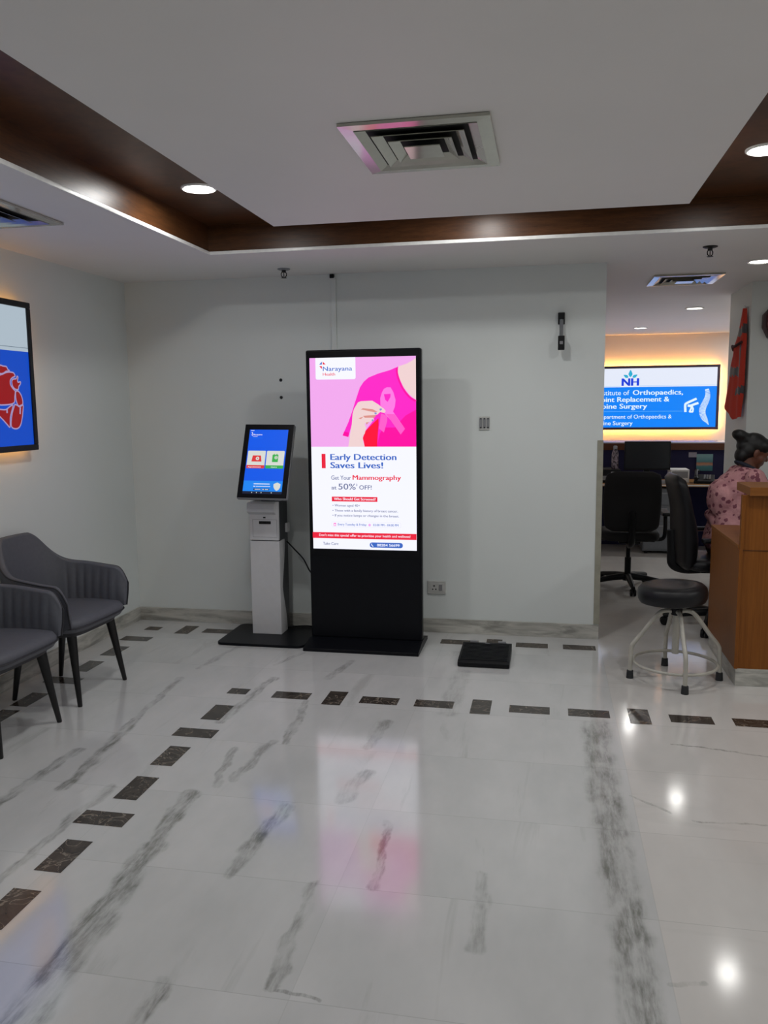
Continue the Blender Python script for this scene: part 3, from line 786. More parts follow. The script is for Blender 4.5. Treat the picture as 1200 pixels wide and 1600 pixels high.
def leaf_logo(a, u, v, s, mb, ml):
    """leaf crown over two letters; u,v = centre of the letters' base, s = letter height."""
    def leaf(cx, cy, ang, L, w):
        pts = [(0, 0), (w, -L * .35), (w * .75, -L * .65), (0, -L), (-w * .75, -L * .65), (-w, -L * .35)]
        ca, sa = math.cos(ang), math.sin(ang)
        return [(cx + p[0] * ca - p[1] * sa, cy + p[0] * sa + p[1] * ca) for p in pts]
    a.poly(leaf(u, v - s * 1.18, 0, s * .95, s * .26), ml, 3)
    for sg in (-1, 1): a.poly(leaf(u + sg * s * .28, v - s * 1.12, sg * 1.05, s * .72, s * .2), ml, 3)
    a.text('NH', u - s * 1.08, v, mb, u + s * 1.08, s, .05)

# sign above the desks
S = thing('lit_wall_sign', 'blue and white lit sign of the orthopaedics institute behind the desks', 'sign', (1.345, YA, 1.663))
w_, h_s = 1.732, .852
sign_body(S, w_, h_s, plain('dark plum sign frame', '3c2a3c', .35), glow('warm strip behind desk sign', 'ffb050', LED_W))
def G3(n, c, g=1.0): return glow(n, c, SIGN_GAIN * g)
g_w = G3('sign white', 'eaf0ff'); g_b = G3('sign azure', '0086ff'); g_t = G3('sign lettering white', 'e4f6ff', 1.05); g_nb = G3('sign logo blue', '0a3ce0'); g_l = G3('sign leaf teal', '22b0d8'); g_ln = G3('sign pale line', '7cc8ff'); g_c = G3('sign leaf pale', 'a0e4f0')
x0s, z0s = 1.345 - w_ / 2 + .034, 1.663 + h_s / 2 - .034
A3 = Art((-w_ / 2 + .034, -.0625, h_s / 2 - .034), (1, 0, 0), (0, 0, -1), (0, -1, 0), .0004)
U = lambda x: x - x0s
V = lambda z: z0s - z
A3.rect(0, 0, w_ - .068, h_s - .068, g_w); A3.rect(0, V(1.808), w_ - .068, h_s - .068, g_b)
A3.rect(0, V(1.825), U(.95), V(1.822), g_ln); A3.rect(U(1.2), V(1.825), w_ - .068, V(1.822), g_ln)
leaf_logo(A3, U(1.077), V(1.826), .098, g_nb, g_l)
for x in (1.055, 1.099): pass
A3.text('Institute of', U(.655), V(1.703), g_t, U(1.068), .062, .004); A3.text('Orthopaedics,', U(1.115), V(1.703), g_t, U(1.752), .064, .022)
A3.text('Joint Replacement &', U(.665), V(1.613), g_t, U(1.582), .064, .022); A3.text('Spine Surgery', U(.665), V(1.523), g_t, U(1.30), .064, .022)
A3.rect(U(.66), V(1.486), U(1.755), V(1.482), g_ln)
A3.text('Department of Orthopaedics &', U(.655), V(1.388), g_t, U(1.62), .052, .003); A3.text('Spine Surgery', U(.66), V(1.302), g_t, U(1.12), .052, .014)
sp = [(2.055, 1.765), (2.068, 1.70), (2.060, 1.64), (2.035, 1.58), (2.012, 1.52), (2.008, 1.46), (2.028, 1.40), (2.06, 1.35), (2.085, 1.305)]
spc = catmull([(a, b, 0) for a, b in sp], 4, False); nv = len(spc)
for k, p in enumerate(spc):
    if k % 2 == 0 or True:
        wdt = .022 + .024 * math.sin(PI * min(1, k / nv * 1.05)) * .8 + .004; wdt = wdt if k < nv - 6 else wdt * (nv - k) / 7
        d_ = (spc[min(k + 1, nv - 1)] - spc[max(k - 1, 0)]).normalized(); nn = Vector((-d_.y, d_.x, 0)); hh = .0048
        A3.faces([(U(q_.x), V(q_.y)) for q_ in (p - nn * wdt - d_ * hh, p + nn * wdt * .8 - d_ * hh, p + nn * wdt * .8 + d_ * hh, p - nn * wdt + d_ * hh)], [(0, 1, 2, 3)], g_t)
A3.stroke([(U(a), V(b)) for a, b in [(1.79, 1.47), (1.785, 1.56), (1.80, 1.585), (1.86, 1.615), (1.925, 1.645)]], .03, g_t, smooth=4)
A3.stroke([(U(a), V(b)) for a, b in [(1.815, 1.555), (1.85, 1.553), (1.90, 1.572), (1.95, 1.588)]], .030, g_t, smooth=4)
A3.stroke([(U(a), V(b)) for a, b in [(1.865, 1.55), (1.858, 1.51), (1.84, 1.47)]], .022, g_t); A3.stroke([(U(a), V(b)) for a, b in [(1.868, 1.55), (1.885, 1.51), (1.88, 1.47)]], .022, g_t)
A3.stroke([(U(a), V(b)) for a, b in [(1.838, 1.473), (1.885, 1.473)]], .02, g_t)
A3.build('panel', S)

# heart sign on the left wall
S = thing('lit_wall_sign', 'blue lit wall sign with a red heart, on the left wall above the armchairs', 'sign', (XL, 3.62, 1.785), PI / 2)
wh, hh_ = 1.56, .85
sign_body(S, wh, hh_, plain('black sign frame', '0c0d12', .4), glow('warm strip behind heart sign', 'ffb050', LED_W * .11))
def G4(n, c): return glow(n, c, HEART_GAIN)
e_w = G4('heart sign pale', 'd4e6f4'); e_b = G4('heart sign blue', '0858e8'); e_r = G4('heart red', 'b01218'); e_o = G4('heart outline', 'c9b4e6'); e_l = G4('heart sign line', '6f8496'); e_t = G4('heart sign white', 'f4f8ff')
y0h, z0h = 3.62 - wh / 2 + .034, 1.785 + hh_ / 2 - .034
A4 = Art((-wh / 2 + .034, -.0625, hh_ / 2 - .034), (1, 0, 0), (0, 0, -1), (0, -1, 0), .0003)
U4 = lambda L: [(a - y0h, z0h - b) for a, b in L]
A4.rect(0, 0, wh - .068, hh_ - .068, e_w); A4.rect(0, z0h - 1.928, wh - .068, hh_ - .068, e_b); A4.rect(0, z0h - 1.951, wh - .068, z0h - 1.948, e_l)
body = [(4.02, 1.70), (4.07, 1.775), (4.124, 1.795), (4.152, 1.804), (4.184, 1.807), (4.216, 1.804), (4.228, 1.786), (4.204, 1.777), (4.184, 1.762), (4.182, 1.739), (4.198, 1.719), (4.215, 1.707), (4.221, 1.699), (4.213, 1.669), (4.205, 1.637), (4.151, 1.626), (4.06, 1.626), (4.02, 1.65)]
auric = [(4.195, 1.756), (4.208, 1.768), (4.236, 1.772), (4.245, 1.786), (4.254, 1.781), (4.248, 1.765), (4.25, 1.752), (4.274, 1.756), (4.27, 1.741), (4.255, 1.729), (4.248, 1.711), (4.22, 1.713), (4.199, 1.73)]
lobe = [(4.224, 1.699), (4.247, 1.701), (4.269, 1.682), (4.281, 1.652), (4.28, 1.628), (4.267, 1.623), (4.243, 1.618), (4.228, 1.634), (4.22, 1.664)]
vent = [(4.206, 1.626), (4.225, 1.623), (4.247, 1.614), (4.281, 1.622), (4.276, 1.59), (4.264, 1.548), (4.246, 1.51), (4.22, 1.492), (4.187, 1.491), (4.163, 1.503), (4.164, 1.535), (4.178, 1.579), (4.198, 1.614)]
vent2 = [(4.04, 1.60), (4.103, 1.598), (4.13, 1.6), (4.159, 1.614), (4.19, 1.623), (4.174, 1.588), (4.157, 1.55), (4.151, 1.501), (4.13, 1.513), (4.097, 1.54), (4.05, 1.575)]
top = [(4.09, 1.80), (4.10, 1.84), (4.129, 1.838), (4.158, 1.836), (4.168, 1.822), (4.185, 1.812), (4.153, 1.81), (4.124, 1.797)]
for shp in (top, body, auric, lobe, vent2, vent):
    A4.poly(U4(shp), e_r, 3); A4.stroke(U4(shp), .0075, e_o, True, 3)
for st in ([(4.133, 1.6), (4.132, 1.579)], [(4.253, 1.611), (4.247, 1.572)]): A4.stroke(U4(st), .012, e_o)
leaf_logo(A4, U4([(3.5, 1.965)])[0][0], U4([(3.5, 1.965)])[0][1], .098, G4('heart sign logo blue', '0a3ce0'), G4('heart sign leaf', '22b0d8'))
A4.build('panel', S)

# ------------------------------------------------------------------ upholstered armchairs
def make_armchair(label, loc, rz):
    t = thing('armchair', label, 'chair', loc, rz, 'grey tub armchairs along the left wall')
    # U-shaped shell: plan path from the right arm round the back to the left arm
    half = [(.215, .276), (.12, .284), (.02, .284), (-.07, .274), (-.145, .248), (-.205, .203), (-.243, .14), (-.260, .07)]
    plan = catmull([(a, -b, 0) for a, b in half] + [(-.266, 0, 0)] + [(a, b, 0) for a, b in half[::-1]], 11, False)
    n = len(plan)
    def sm(a, b, x):
        x = min(1, max(0, (x - a) / (b - a))); return x * x * (3 - 2 * x)
    rings = []; edge = []
    for i, p in enumerate(plan):
        d = (plan[min(i + 1, n - 1)] - plan[max(i - 1, 0)]).normalized(); out = Vector((-d.y, d.x, 0))
        back = 1 - sm(.10, .275, abs(p.y)) if p.x < 0 else 0   # 1 at the back, 0 at the arms
        ztop = .660 + .03 * (1 - sm(-.15, .2, p.x)) + .185 * back ** 1.1
        frnt = sm(.12, .215, p.x)
        ztop -= .085 * (1 - math.sqrt(max(0, 1 - frnt ** 2.2)))
        zbot = .415 + .03 * frnt ** 2
        th = .040 - .020 * frnt
        flare = .024 + .05 * back
        s = min(i, n - 1 - i) / (n - 1)
        groove = 0.0
        if p.x > -.16 and abs(p.y) > .2: groove = .009 * abs(math.cos(PI * (p.x + .02) / .052)) ** .6 - .009
        L = []
        for k in range(9):
            u = k / 8; z = zbot + (ztop - zbot) * u
            L.append(p + out * (flare * u ** 1.3 + .006 * math.sin(PI * u)) + Vector((0, 0, z)))
        for k in range(5):
            a = PI * (k + .5) / 5; q = out * (flare - th / 2 + th / 2 * math.cos(a)) + Vector((0, 0, ztop + .014 * math.sin(a))); L.append(p + q)
        for k in range(9):
            u = 1 - k / 8; z = zbot + (ztop - zbot) * u
            L.append(p + out * (flare * u ** 1.3 - th - .010 * math.sin(PI * u) - groove * math.sin(PI * u) ** .5) + Vector((0, 0, z)))
        rings.append(L); edge.append(p + out * (flare - .002) + Vector((0, 0, ztop + .008)))
    MB().loft(rings).build('tub_shell', M['greyfab'], t, sharp=1.2)
    # piping down both arm fronts and along the rim
    pp = [rings[0][k] + Vector((.003, 0, 0)) for k in range(0, 9)] + edge + [rings[-1][k] + Vector((.003, 0, 0)) for k in range(8, -1, -1)]
    MB().tube(pp, .0042, 6).build('rim_piping', M['piping'], t)
    # seat cushion
    def seat_ring(z, ins, bulge=0):
        out = []
        for k in range(48):
            a = 2 * PI * k / 48; ca, sa = math.cos(a), math.sin(a); e = 2 / 5.0
            x = abs(ca) ** e * (1 if ca > 0 else -1); y = abs(sa) ** e * (1 if sa > 0 else -1)
            xx = -.015 + x * (.258 - ins); yy = y * (.282 - ins - .045 * (x < 0) * abs(x))
            out.append(Vector((xx, yy, z + .012 * (x > .5) * 0)))
        return out
    rs = [seat_ring(.405, .03), seat_ring(.41, .012), seat_ring(.43, .0), seat_ring(.455, .0), seat_ring(.474, .012), seat_ring(.482, .04), seat_ring(.487, .12), seat_ring(.489, .2)]
    MB().loft(rs).build('seat', M['greyfab'], t, sharp=1.3)
    MB().tube([p + Vector((.001, 0, 0)) for p in seat_ring(.437, -.003)], .0042, 6, closed=True).build('seat_piping', M['piping'], t)
    MB().loft([seat_ring(.375, .06), seat_ring(.38, .045), seat_ring(.405, .03)]).build('seat_base', M['piping'], t)
    for sx, sy in ((1, 1), (1, -1), (-1, 1), (-1, -1)):
        a = Vector((.155 * sx, .185 * sy, .385)); b = Vector((.21 * sx, .225 * sy if sx > 0 else .21 * sy, 0))
        MB().tube([a, a.lerp(b, .5), b + Vector((0, 0, .004)), b], [.027, .019, .0125, .011], 16).build('leg', M['blackleg'], t)
    return t
make_armchair('grey tub armchair further from the camera, nearer the corner of the walls', (-2.66, 4.11, 0), -.04)
a2 = copy_tree([o for o in bpy.data.objects if o.name == 'armchair'][0])
a2.location = (-2.66, 3.44, 0); a2.rotation_euler = (0, 0, -.03)
a2['label'] = 'grey tub armchair cut by the left edge, in front of the other armchair'

# ------------------------------------------------------------------ footrest on the floor
t = thing('floor_footrest', 'low black ridged footrest lying on the marble by the back wall', 'footrest', (-.366, 5.08, 0))
MB().prism([(-.19, .004), (.185, .004), (.185, .052), (.165, .056), (-.165, .040), (-.19, .030)], -.158, .158, axis='x', bev=.004).build('body', M['blackplastic'], t)
rb = MB()
for k in range(13):
    y = -.155 + k * .0245; z = .040 + (.056 - .040) * (y + .165) / .33
    rb.box(-.145, .145, y - .006, y + .006, z - .002, z + .004, .002)
rb.build('ridges', M['black'], t)
for x in (-.085, .095): MB().box(x - .026, x + .026, .168, .192, .035, .064, .003).build('hinge_plate', M['plategrey'], t)
MB().box(-.012, .018, .135, .142, .0555, .0605, .001).build('badge', M['plategrey'], t)
for x in (-.13, .13):
    for y in (-.15, .15): MB().lathe([(0, 0), (.014, 0), (.014, .005), (0, .005)], (x, y, 0), 14).build('foot', M['rubber'], t)

# ------------------------------------------------------------------ stool
t = thing('round_stool', 'round black padded stool on cream tube legs by the counter', 'stool', (.745, 4.872, 0), .06)
ss = MB(); ss.lathe([(0, .462), (.165, .462), (.182, .468), (.191, .487), (.194, .515), (.189, .543), (.172, .560), (.13, .568), (.07, .566), (0, .563)], seg=56)
ss.build('seat', M['blackleather'], t, rot=(0, math.radians(-3), 0))
MB().lathe([(0, .385), (.030, .385), (.032, .40), (.032, .455), (.05, .462), (0, .462)], seg=24).build('seat_hub', M['blackplastic'], t)
MB().lathe([(0, .155), (.0195, .155), (.0195, .40), (.0, .40)], seg=20).build('centre_column', M['beigesteel'], t)
for k in range(4):
    a = PI / 2 * k + .02; ca, sa = math.cos(a), math.sin(a)
    pts = catmull([(.018 * ca, .018 * sa, .402), (.055 * ca, .055 * sa, .408), (.105 * ca, .105 * sa, .385), (.19 * ca, .19 * sa, .27), (.238 * ca, .238 * sa, .208), (.248 * ca, .248 * sa, .165), (.252 * ca, .252 * sa, .03)], 6, False)
    lg = MB().tube(pts, .0125, 14).build('leg', M['beigesteel'], t)
    MB().lathe([(0, 0), (.021, 0), (.0185, .045), (.0135, .048), (0, .048)], (.252 * ca, .252 * sa, 0), 18).build('rubber_foot', M['rubber'], lg)
MB().tube([(.232 * math.cos(2 * PI * k / 56), .232 * math.sin(2 * PI * k / 56), .10) for k in range(56)], .009, 10, closed=True).build('foot_ring', M['beigesteel'], t)

# ------------------------------------------------------------------ reception counter
t = thing('reception_counter', 'teak veneer reception counter with raised top and marble plinth', 'counter', (1.055, 4.80, 0))
L_ = 2.3
MB().box(.018, L_, .014, .034, .10, 1.088, .001).build('front_panel', M['counter'], t)
MB().box(.018, L_, .012, .0145, .776, .780).build('panel_groove', M['recess'], t)
MB().box(0, .018, .004, .80, .10, .785, .001).build('end_panel', M['counter'], t)
MB().box(0.004, .022, .004, .04, .785, 1.088, .001).build('riser_end', M['counter'], t)
MB().box(0, L_, .036, .82, .785, .807, .002).build('worktop', M['countertop'], t)
MB().box(.034, L_ + .04, -.03, .30, 1.088, 1.136, .003).build('raised_top', M['countertop'], t)
MB().box(.008, L_, .008, .022, 0, .10, .001).box(.008, .022, .022, .80, 0, .10, .001).build('plinth', M['skirt'], t)
MB().box(L_ - .02, L_, .034, .80, .0, .785).build('end_panel', M['counter'], t)

# ------------------------------------------------------------------ office chairs
def make_office_chair(label, loc, rz, tall=True, mats=None, spin=.35):
    lm = mats or M['blackleather']
    t = thing('office_chair', label, 'chair', loc, rz, 'black swivel chairs at the desks')
    bs = MB()
    for k in range(5):
        a = 2 * PI * k / 5 + spin; ca, sa = math.cos(a), math.sin(a)
        bs.tube([(.03 * ca, .03 * sa, .105), (.14 * ca, .14 * sa, .098), (.305 * ca, .305 * sa, .075), (.335 * ca, .335 * sa, .068)], [.030, .026, .020, .017], 10)
    bs.lathe([(0, .07), (.045, .07), (.045, .125), (0, .125)], seg=20)
    bs.build('star_base', M['blackplastic'], t)
    for k in range(5):
        a = 2 * PI * k / 5 + spin; ca, sa = math.cos(a), math.sin(a); cm = MB()
        for sd in (-.014, .014):
            cm.lathe([(0, -.010), (.027, -.010), (.030, -.006), (.030, .006), (.027, .010), (0, .010)], seg=18, mat=Matrix.Translation((.325 * ca - sd * sa, .325 * sa + sd * ca, .030)) @ Matrix.Rotation(a, 4, 'Z') @ Matrix.Rotation(PI / 2, 4, 'X'))
        cm.lathe([(0, .03), (.008, .03), (.008, .07), (0, .07)], (.325 * ca, .325 * sa, 0), 10)
        cm.build('caster', M['blackplastic'], t)
    MB().lathe([(0, .12), (.027, .12), (.027, .27), (.018, .27), (.018, .42), (0, .42)], seg=18).build('gas_column', M['blackplastic'], t)
    m = MB(); m.box(-.11, .11, -.09, .09, .405, .44, .008); m.tube([(.02, -.09, .415), (.02, -.22, .41)], .007, 8)
    m.build('tilt_mechanism', M['blackplastic'], t)
    def ring(z, ins, cx=.02):
        o = []
        for k in range(40):
            a = 2 * PI * k / 40; ca, sa = math.cos(a), math.sin(a); e = .45
            o.append(Vector((cx + abs(ca) ** e * (1 if ca > 0 else -1) * (.245 - ins), abs(sa) ** e * (1 if sa > 0 else -1) * (.245 - ins), z - .018 * max(0, ca) ** 3)))
        return o
    MB().loft([ring(.438, .03), ring(.445, .008), ring(.465, 0), ring(.492, 0), ring(.512, .012), ring(.522, .05), ring(.524, .14)]).build('seat', lm, t, sharp=1.3)
    # backrest: padded slab, curved across and leaning
    rings = []; z0, z1 = (.44, 1.10) if tall else (.53, 1.04)
    for i in range(21):
        u = i / 20; z = z0 + (z1 - z0) * u
        hw = (.215 + .02 * math.sin(PI * u)) * (1 - .9 * max(0, (u - .9) / .1) ** 3 * .35) * (1 - .25 * max(0, (.1 - u) / .1) ** 2)
        th = .045 + .018 * math.sin(PI * min(1, u * 1.6)) ; th *= (1 - .75 * max(0, (u - .93) / .07) ** 2) * (1 - .7 * max(0, (.05 - u) / .05) ** 2)
        xb = -.225 - .075 * u + .025 * math.sin(PI * u * 1.1)
        L = []
        for k in range(28):
            a = 2 * PI * k / 28; ca, sa = math.cos(a), math.sin(a); e = .55
            y = abs(sa) ** e * (1 if sa > 0 else -1) * hw; x = abs(ca) ** e * (1 if ca > 0 else -1) * th
            L.append(Vector((xb + x + .35 * y * y, y, z)))
        rings.append(L)
    MB().loft(rings).build('backrest', lm, t, sharp=1.3)
    MB().tube(catmull([(-.06, 0, .418), (-.20, 0, .412), (-.285, 0, .45), (-.292, 0, .56), (-.30, 0, .70)], 5, False), .022, 10, flat=1.6).build('back_bracket', M['blackplastic'], t)
    for s in (-1, 1):
        am = MB(); am.tube(catmull([(-.06, .20 * s, .44), (-.06, .275 * s, .45), (-.075, .29 * s, .52), (-.06, .29 * s, .655)], 5, False), .017, 10)
        ar = am.build('armrest', M['blackplastic'], t)
        MB().box(-.16, .13, .29 * s - .035, .29 * s + .035, .652, .682, .012, 3).build('arm_pad', M['blackplastic'], ar)
        MB().box(-.15, .12, .29 * s - .037 * 1, .29 * s + .037, .6545, .658, .001).build('chrome_strip', M['chrome'], ar)
    return t
make_office_chair('tall black leatherette swivel chair the woman in pink sits on, behind the stool', (1.175, 6.10, 0), math.radians(4), spin=.55)
oc3 = make_office_chair('black swivel chair seen from behind, facing the back desk and monitor', (.70, 7.31, 0), math.radians(90), False, M['blackfabric'], spin=math.radians(-177))

# ------------------------------------------------------------------ back desk, partition and what stands on it
t = thing('back_desk', 'brown laminate desk under the lit sign with navy partition', 'desk', (.37, 8.97, 0))
MB().box(0, 1.95, 0, .62, .725, .752, .003).build('desktop', M['desk'], t)
MB().box(0, 1.95, -.004, .002, .735, .745, .001).build('front_edging', M['whitetrim'], t)
MB().box(.0, .025, .03, .60, 0, .725).build('side_panel', M['desk'], t); MB().box(1.925, 1.95, .03, .60, 0, .725).build('side_panel', M['desk'], t)
t = thing('low_partition', 'low navy partition with brown capping behind the back desk', 'partition', (.37, 9.60, 0))
MB().box(0, 2.2, 0, .05, 0, 1.075).build('board', M['navyboard'], t)
MB().box(0, 2.2, -.01, .06, 1.075, 1.15, .002).build('capping', M['cap'], t)
MB().box(0, 2.2, -.005, .50, 1.15, 1.162, .001).build('ledge', M['ledge'], t)
MB().box(0, 2.2, .47, .49, 0, 1.15).build('rear_board', M['navyboard'], t)
t = thing('drawer_pedestal', 'grey drawer pedestal under the back desk', 'drawers', (1.20, 9.28, 0))
MB().box(-.19, .19, -.24, .24, .03, .70, .004).build('body', M['pedestal'], t)
for z0, z1 in ((.05, .34), (.35, .52), (.53, .69)):
    dr = MB().box(-.182, .182, -.252, -.238, z0, z1, .003).build('drawer', M['pedestal'], t)
    MB().box(-.05, .05, -.262, -.25, z1 - .045, z1 - .03, .003).build('handle', M['silver'], dr)
for x in (-.15, .15):
    for y in (-.2, .2): MB().box(x - .015, x + .015, y - .015, y + .015, 0, .031).build('foot', M['blackplastic'], t)
t = thing('desk_monitor', 'switched off flat monitor on the back desk', 'monitor', (1.045, 9.14, .752))
MB().box(-.236, .236, -.012, .03, .135, .44, .006).build('casing', M['blackplastic'], t)
MB().box(-.224, .224, -.0135, -.011, .155, .43, .001).build('screen', M['screenoff'], t)
MB().box(-.03, .03, .025, .05, .01, .25, .004).build('stand', M['blackplastic'], t)
MB().prism(rrect(-.12, .12, -.07, .11, .03), 0, .012).build('foot', M['blackplastic'], t)
t = thing('desk_printer', 'black desk printer at the left end of the back desk', 'printer', (.60, 9.24, .752))
MB().box(-.20, .17, -.17, .17, 0, .145, .012, 3).build('body', M['blackplastic'], t)
MB().box(-.18, .05, -.175, -.165, .03, .075, .002).build('paper_slot', M['plategrey'], t)
MB().box(.07, .13, -.174, -.166, .09, .12, .002).build('control_panel', M['silver'], t)
tag(MB().box(-.10, .06, -.12, .12, 0, .018, .001).build('paper_stack', M['paper'], None, (.51, 9.2, .897)), 'white paper stack on the desk printer', 'paper')
t = thing('water_bottle', 'patterned water bottle standing on the desk printer', 'bottle', (.715, 9.16, .897))
MB().lathe([(0, 0), (.033, 0), (.036, .006), (.036, .155), (.03, .185), (.019, .205), (.019, .215), (0, .215)], seg=24).build('body', M['bottle'], t)
MB().lathe([(0, .213), (.021, .213), (.021, .24), (.016, .247), (0, .247)], seg=20).build('cap', M['plategrey'], t)
t = thing('paper_tray', 'white paper tray on the desk right of the monitor', 'tray', (1.38, 9.28, .752))
MB().box(-.09, .10, -.12, .12, 0, .14, .004).build('body', M['paper'], t)
MB().box(-.075, .085, -.121, -.118, .05, .12).build('opening', M['plategrey'], t)
tag(MB().box(-.11, .11, -.042, .042, 0, .035, .003).build('notepad_pile', M['plategrey'], None, (1.17, 9.022, .752)), 'grey pile of pads on the desk in front of the monitor', 'pad')
t = thing('desk_telephone', 'black desk telephone with its handset raised at an angle', 'telephone', (1.62, 9.13, .752), -.2)
MB().prism([(-.10, 0), (.11, 0), (.11, .085), (-.10, .03)], -.095, .105, axis='x', bev=.006).build('body', M['blackplastic'], t)
hs = MB(); hs.tube(catmull([(-.07, -.09, .055), (-.075, -.04, .088), (-.075, .05, .12), (-.07, .10, .125)], 5, False), .017, 10); hs.ball((-.07, -.085, .058), (.027, .032, .02)); hs.ball((-.07, .095, .118), (.027, .032, .02))
hs.build('handset', M['black'], t)
kp = MB()
for i in range(3):
    for j in range(4): kp.box(.0 + i * .026, .018 + i * .026, -.06 + j * .03, -.042 + j * .03, .05 + j * .008, .062 + j * .008, .002)
kp.build('keypad', M['plategrey'], t)
a_ = NT('printed poster'); n_ = a_.coord()
sz = a_.node('ShaderNodeSeparateXYZ'); a_.link(n_, sz.inputs[0])
bands = a_.math('ADD', a_.math('MULTIPLY', sz.outputs[2], 5.3), a_.math('MULTIPLY', a_.noise(n_, 20, 3), .12))
a_.set(Base_Color=a_.ramp(bands, [(0.0, lin('2a5a62')), (.32, lin('30707a')), (.45, lin('b07a5a')), (.52, lin('8a6250')), (.6, lin('3f747c')), (.9, lin('6a9298'))]), Roughness=.4)
tag(MB().box(0, .17, -.003, 0, 0, .185).build('poster', a_.m, None, (1.62, 9.598, .845)), 'teal and orange printed card pinned to the navy partition', 'poster')
tag(MB().box(0, .085, -.002, 0, 0, .055).build('pinned_note', plain('grey note paper', '8a8894', .7), None, (1.535, 9.5985, .995)), 'small pale note pinned beside the teal card', 'note')

# ------------------------------------------------------------------ vest on the pillar, alarm box
t = thing('safety_vest', 'orange red safety vest with grey bands hanging on the pillar side', 'vest', (1.505, 7.0, 2.30))
vl = [(6.94, 2.313), (6.985, 2.25), (7.05, 2.16), (7.12, 2.085), (7.17, 2.045), (7.155, 2.00), (7.20, 1.95), (7.225, 1.90), (7.245, 1.80), (7.29, 1.70), (7.335, 1.62), (7.35, 1.595)]
vr = [(6.905, 2.313), (6.885, 2.22), (6.862, 2.12), (6.85, 2.05), (6.845, 1.97), (6.842, 1.90), (6.845, 1.82), (6.85, 1.74), (6.858, 1.66), (6.872, 1.60), (6.885, 1.55), (6.89, 1.50)]
VL = catmull([(0, a, b) for a, b in vl], 4, False); VR = catmull([(0, a, b) for a, b in vr], 4, False)
nr = len(VL); nc = 20; verts = []; faces = []
for i in range(nr):
    for j in range(nc + 1):
        u = j / nc; p = VR[i].lerp(VL[i], u); s_ = i / (nr - 1)
        bell = math.sin(PI * u) ** .6
        # hem dips in folds
        if s_ > .9: p.z += -.07 * (s_ - .9) / .1 * (u < .62) * (1 - abs(u - .3) / .4 if abs(u - .3) < .4 else 0)
        x = -.012 - (.03 + .035 * s_) * bell - .014 * math.sin(u * 9 + s_ * 2.2) * min(1, s_ * 2 + .15) - .006 * math.sin(u * 21 + s_ * 7) * s_
        verts.append((min(x, -.006), p.y - 7.0, p.z - 2.30))
def band(i, j):
    p = VR[i].lerp(VL[i], j / nc); z = p.z; u = j / nc
    if 2.115 < z + .04 * (u - .5) < 2.185: return 1
    if 1.80 < z - .02 * u < 1.865 and u > .28: return 1
    if 1.66 < z < 1.72 and u < .34: return 1
    if 1.80 < z < 2.045 and .10 < u < .34: return 1
    return 0
vm = MB()
for mi in (0, 1):
    fs = [(i * (nc + 1) + j, i * (nc + 1) + j + 1, (i + 1) * (nc + 1) + j + 1, (i + 1) * (nc + 1) + j) for i in range(nr - 1) for j in range(nc) if band(i, j) == mi]
    vm.quads(verts, fs, mi, True)
bmesh.ops.remove_doubles(vm.bm, verts=vm.bm.verts, dist=1e-5)
bmesh.ops.solidify(vm.bm, geom=list(vm.bm.faces), thickness=.005)
vm.build('cloth', [M['vest'], M['vestband']], t, sharp=1.4)
m = MB(); nb = VR[12].lerp(VL[12], 0)
m.tube(catmull([(-.05, -.13, -.245), (-.075, -.02, -.27), (-.07, .09, -.262), (-.045, .165, -.29)], 5, False), .011, 8)
m.build('armhole_binding', plain('dark maroon binding', '3a0e14', .8), t)
MB().tube([(0, -.075, .022), (-.022, -.075, .02), (-.03, -.075, .035)], .005, 8).build('hook', M['chrome'], t)
t = thing('alarm_box', 'dark red alarm box on the pillar front at the right edge', 'alarm', (1.70, 6.82, 2.185))
oc8 = [(-.118, .062), (-.075, .11), (.09, .11), (.12, .07), (.12, -.07), (.09, -.11), (-.078, -.11), (-.118, -.03)]
MB().prism(oc8, -.045, 0, axis='y', bev=.004).build('back_box', plain('dull maroon plastic', '4a3236', .4), t)
MB().prism([(a * .9 + .012, b * .9) for a, b in oc8], -.075, -.04, axis='y', bev=.006).build('cover', M['redbox'], t)

# ------------------------------------------------------------------ the seated woman
def fuse(name, parts, voxel, mat, parent, smooth=6):
    """parts: capsules ('c', a, b, ra, rb) and ellipsoids ('e', centre, radii, rot) fused into one skin."""
    mb = MB()
    for p in parts:
        if p[0] == 'c':
            a, b, ra, rb = Vector(p[1]), Vector(p[2]), p[3], p[4]
            d = b - a; L = d.length; q = d.to_track_quat('Z', 'X').to_matrix().to_4x4(); q.translation = a
            pr_ = [(0, -ra)] + [(ra * math.cos(x), ra * math.sin(x)) for x in (-1.1, -.6, -.2)] + [(ra, 0), (rb, L)] + [(rb * math.cos(x), L + rb * math.sin(x)) for x in (.2, .6, 1.1)] + [(0, L + rb)]
            mb.lathe(pr_, seg=20, mat=q)
        else:
            mb.ball(p[1], p[2], seg=24, rot=p[3] if len(p) > 3 else None)
    o = mb.build(name, mat)
    rm = o.modifiers.new('r', 'REMESH'); rm.mode = 'VOXEL'; rm.voxel_size = voxel
    sm_ = o.modifiers.new('s', 'SMOOTH'); sm_.factor = .5; sm_.iterations = smooth
    dg = bpy.context.evaluated_depsgraph_get(); dg.update()
    me = bpy.data.meshes.new_from_object(o.evaluated_get(dg))
    o.modifiers.clear(); old = o.data; o.data = me; bpy.data.meshes.remove(old); me.name = name
    if not me.materials: me.materials.append(mat)
    for pl__ in me.polygons: pl__.use_smooth = True
    o.parent = parent
    return o
P_ = thing('person', 'woman in pink floral tunic seated behind the counter, hair in a bun, looking down', 'person', (1.262, 6.10, 0), math.radians(9))
HC = Vector((.150, 0, 1.255)); tiltm = Matrix.Rotation(math.radians(24), 3, 'Y')        # head bowed forward
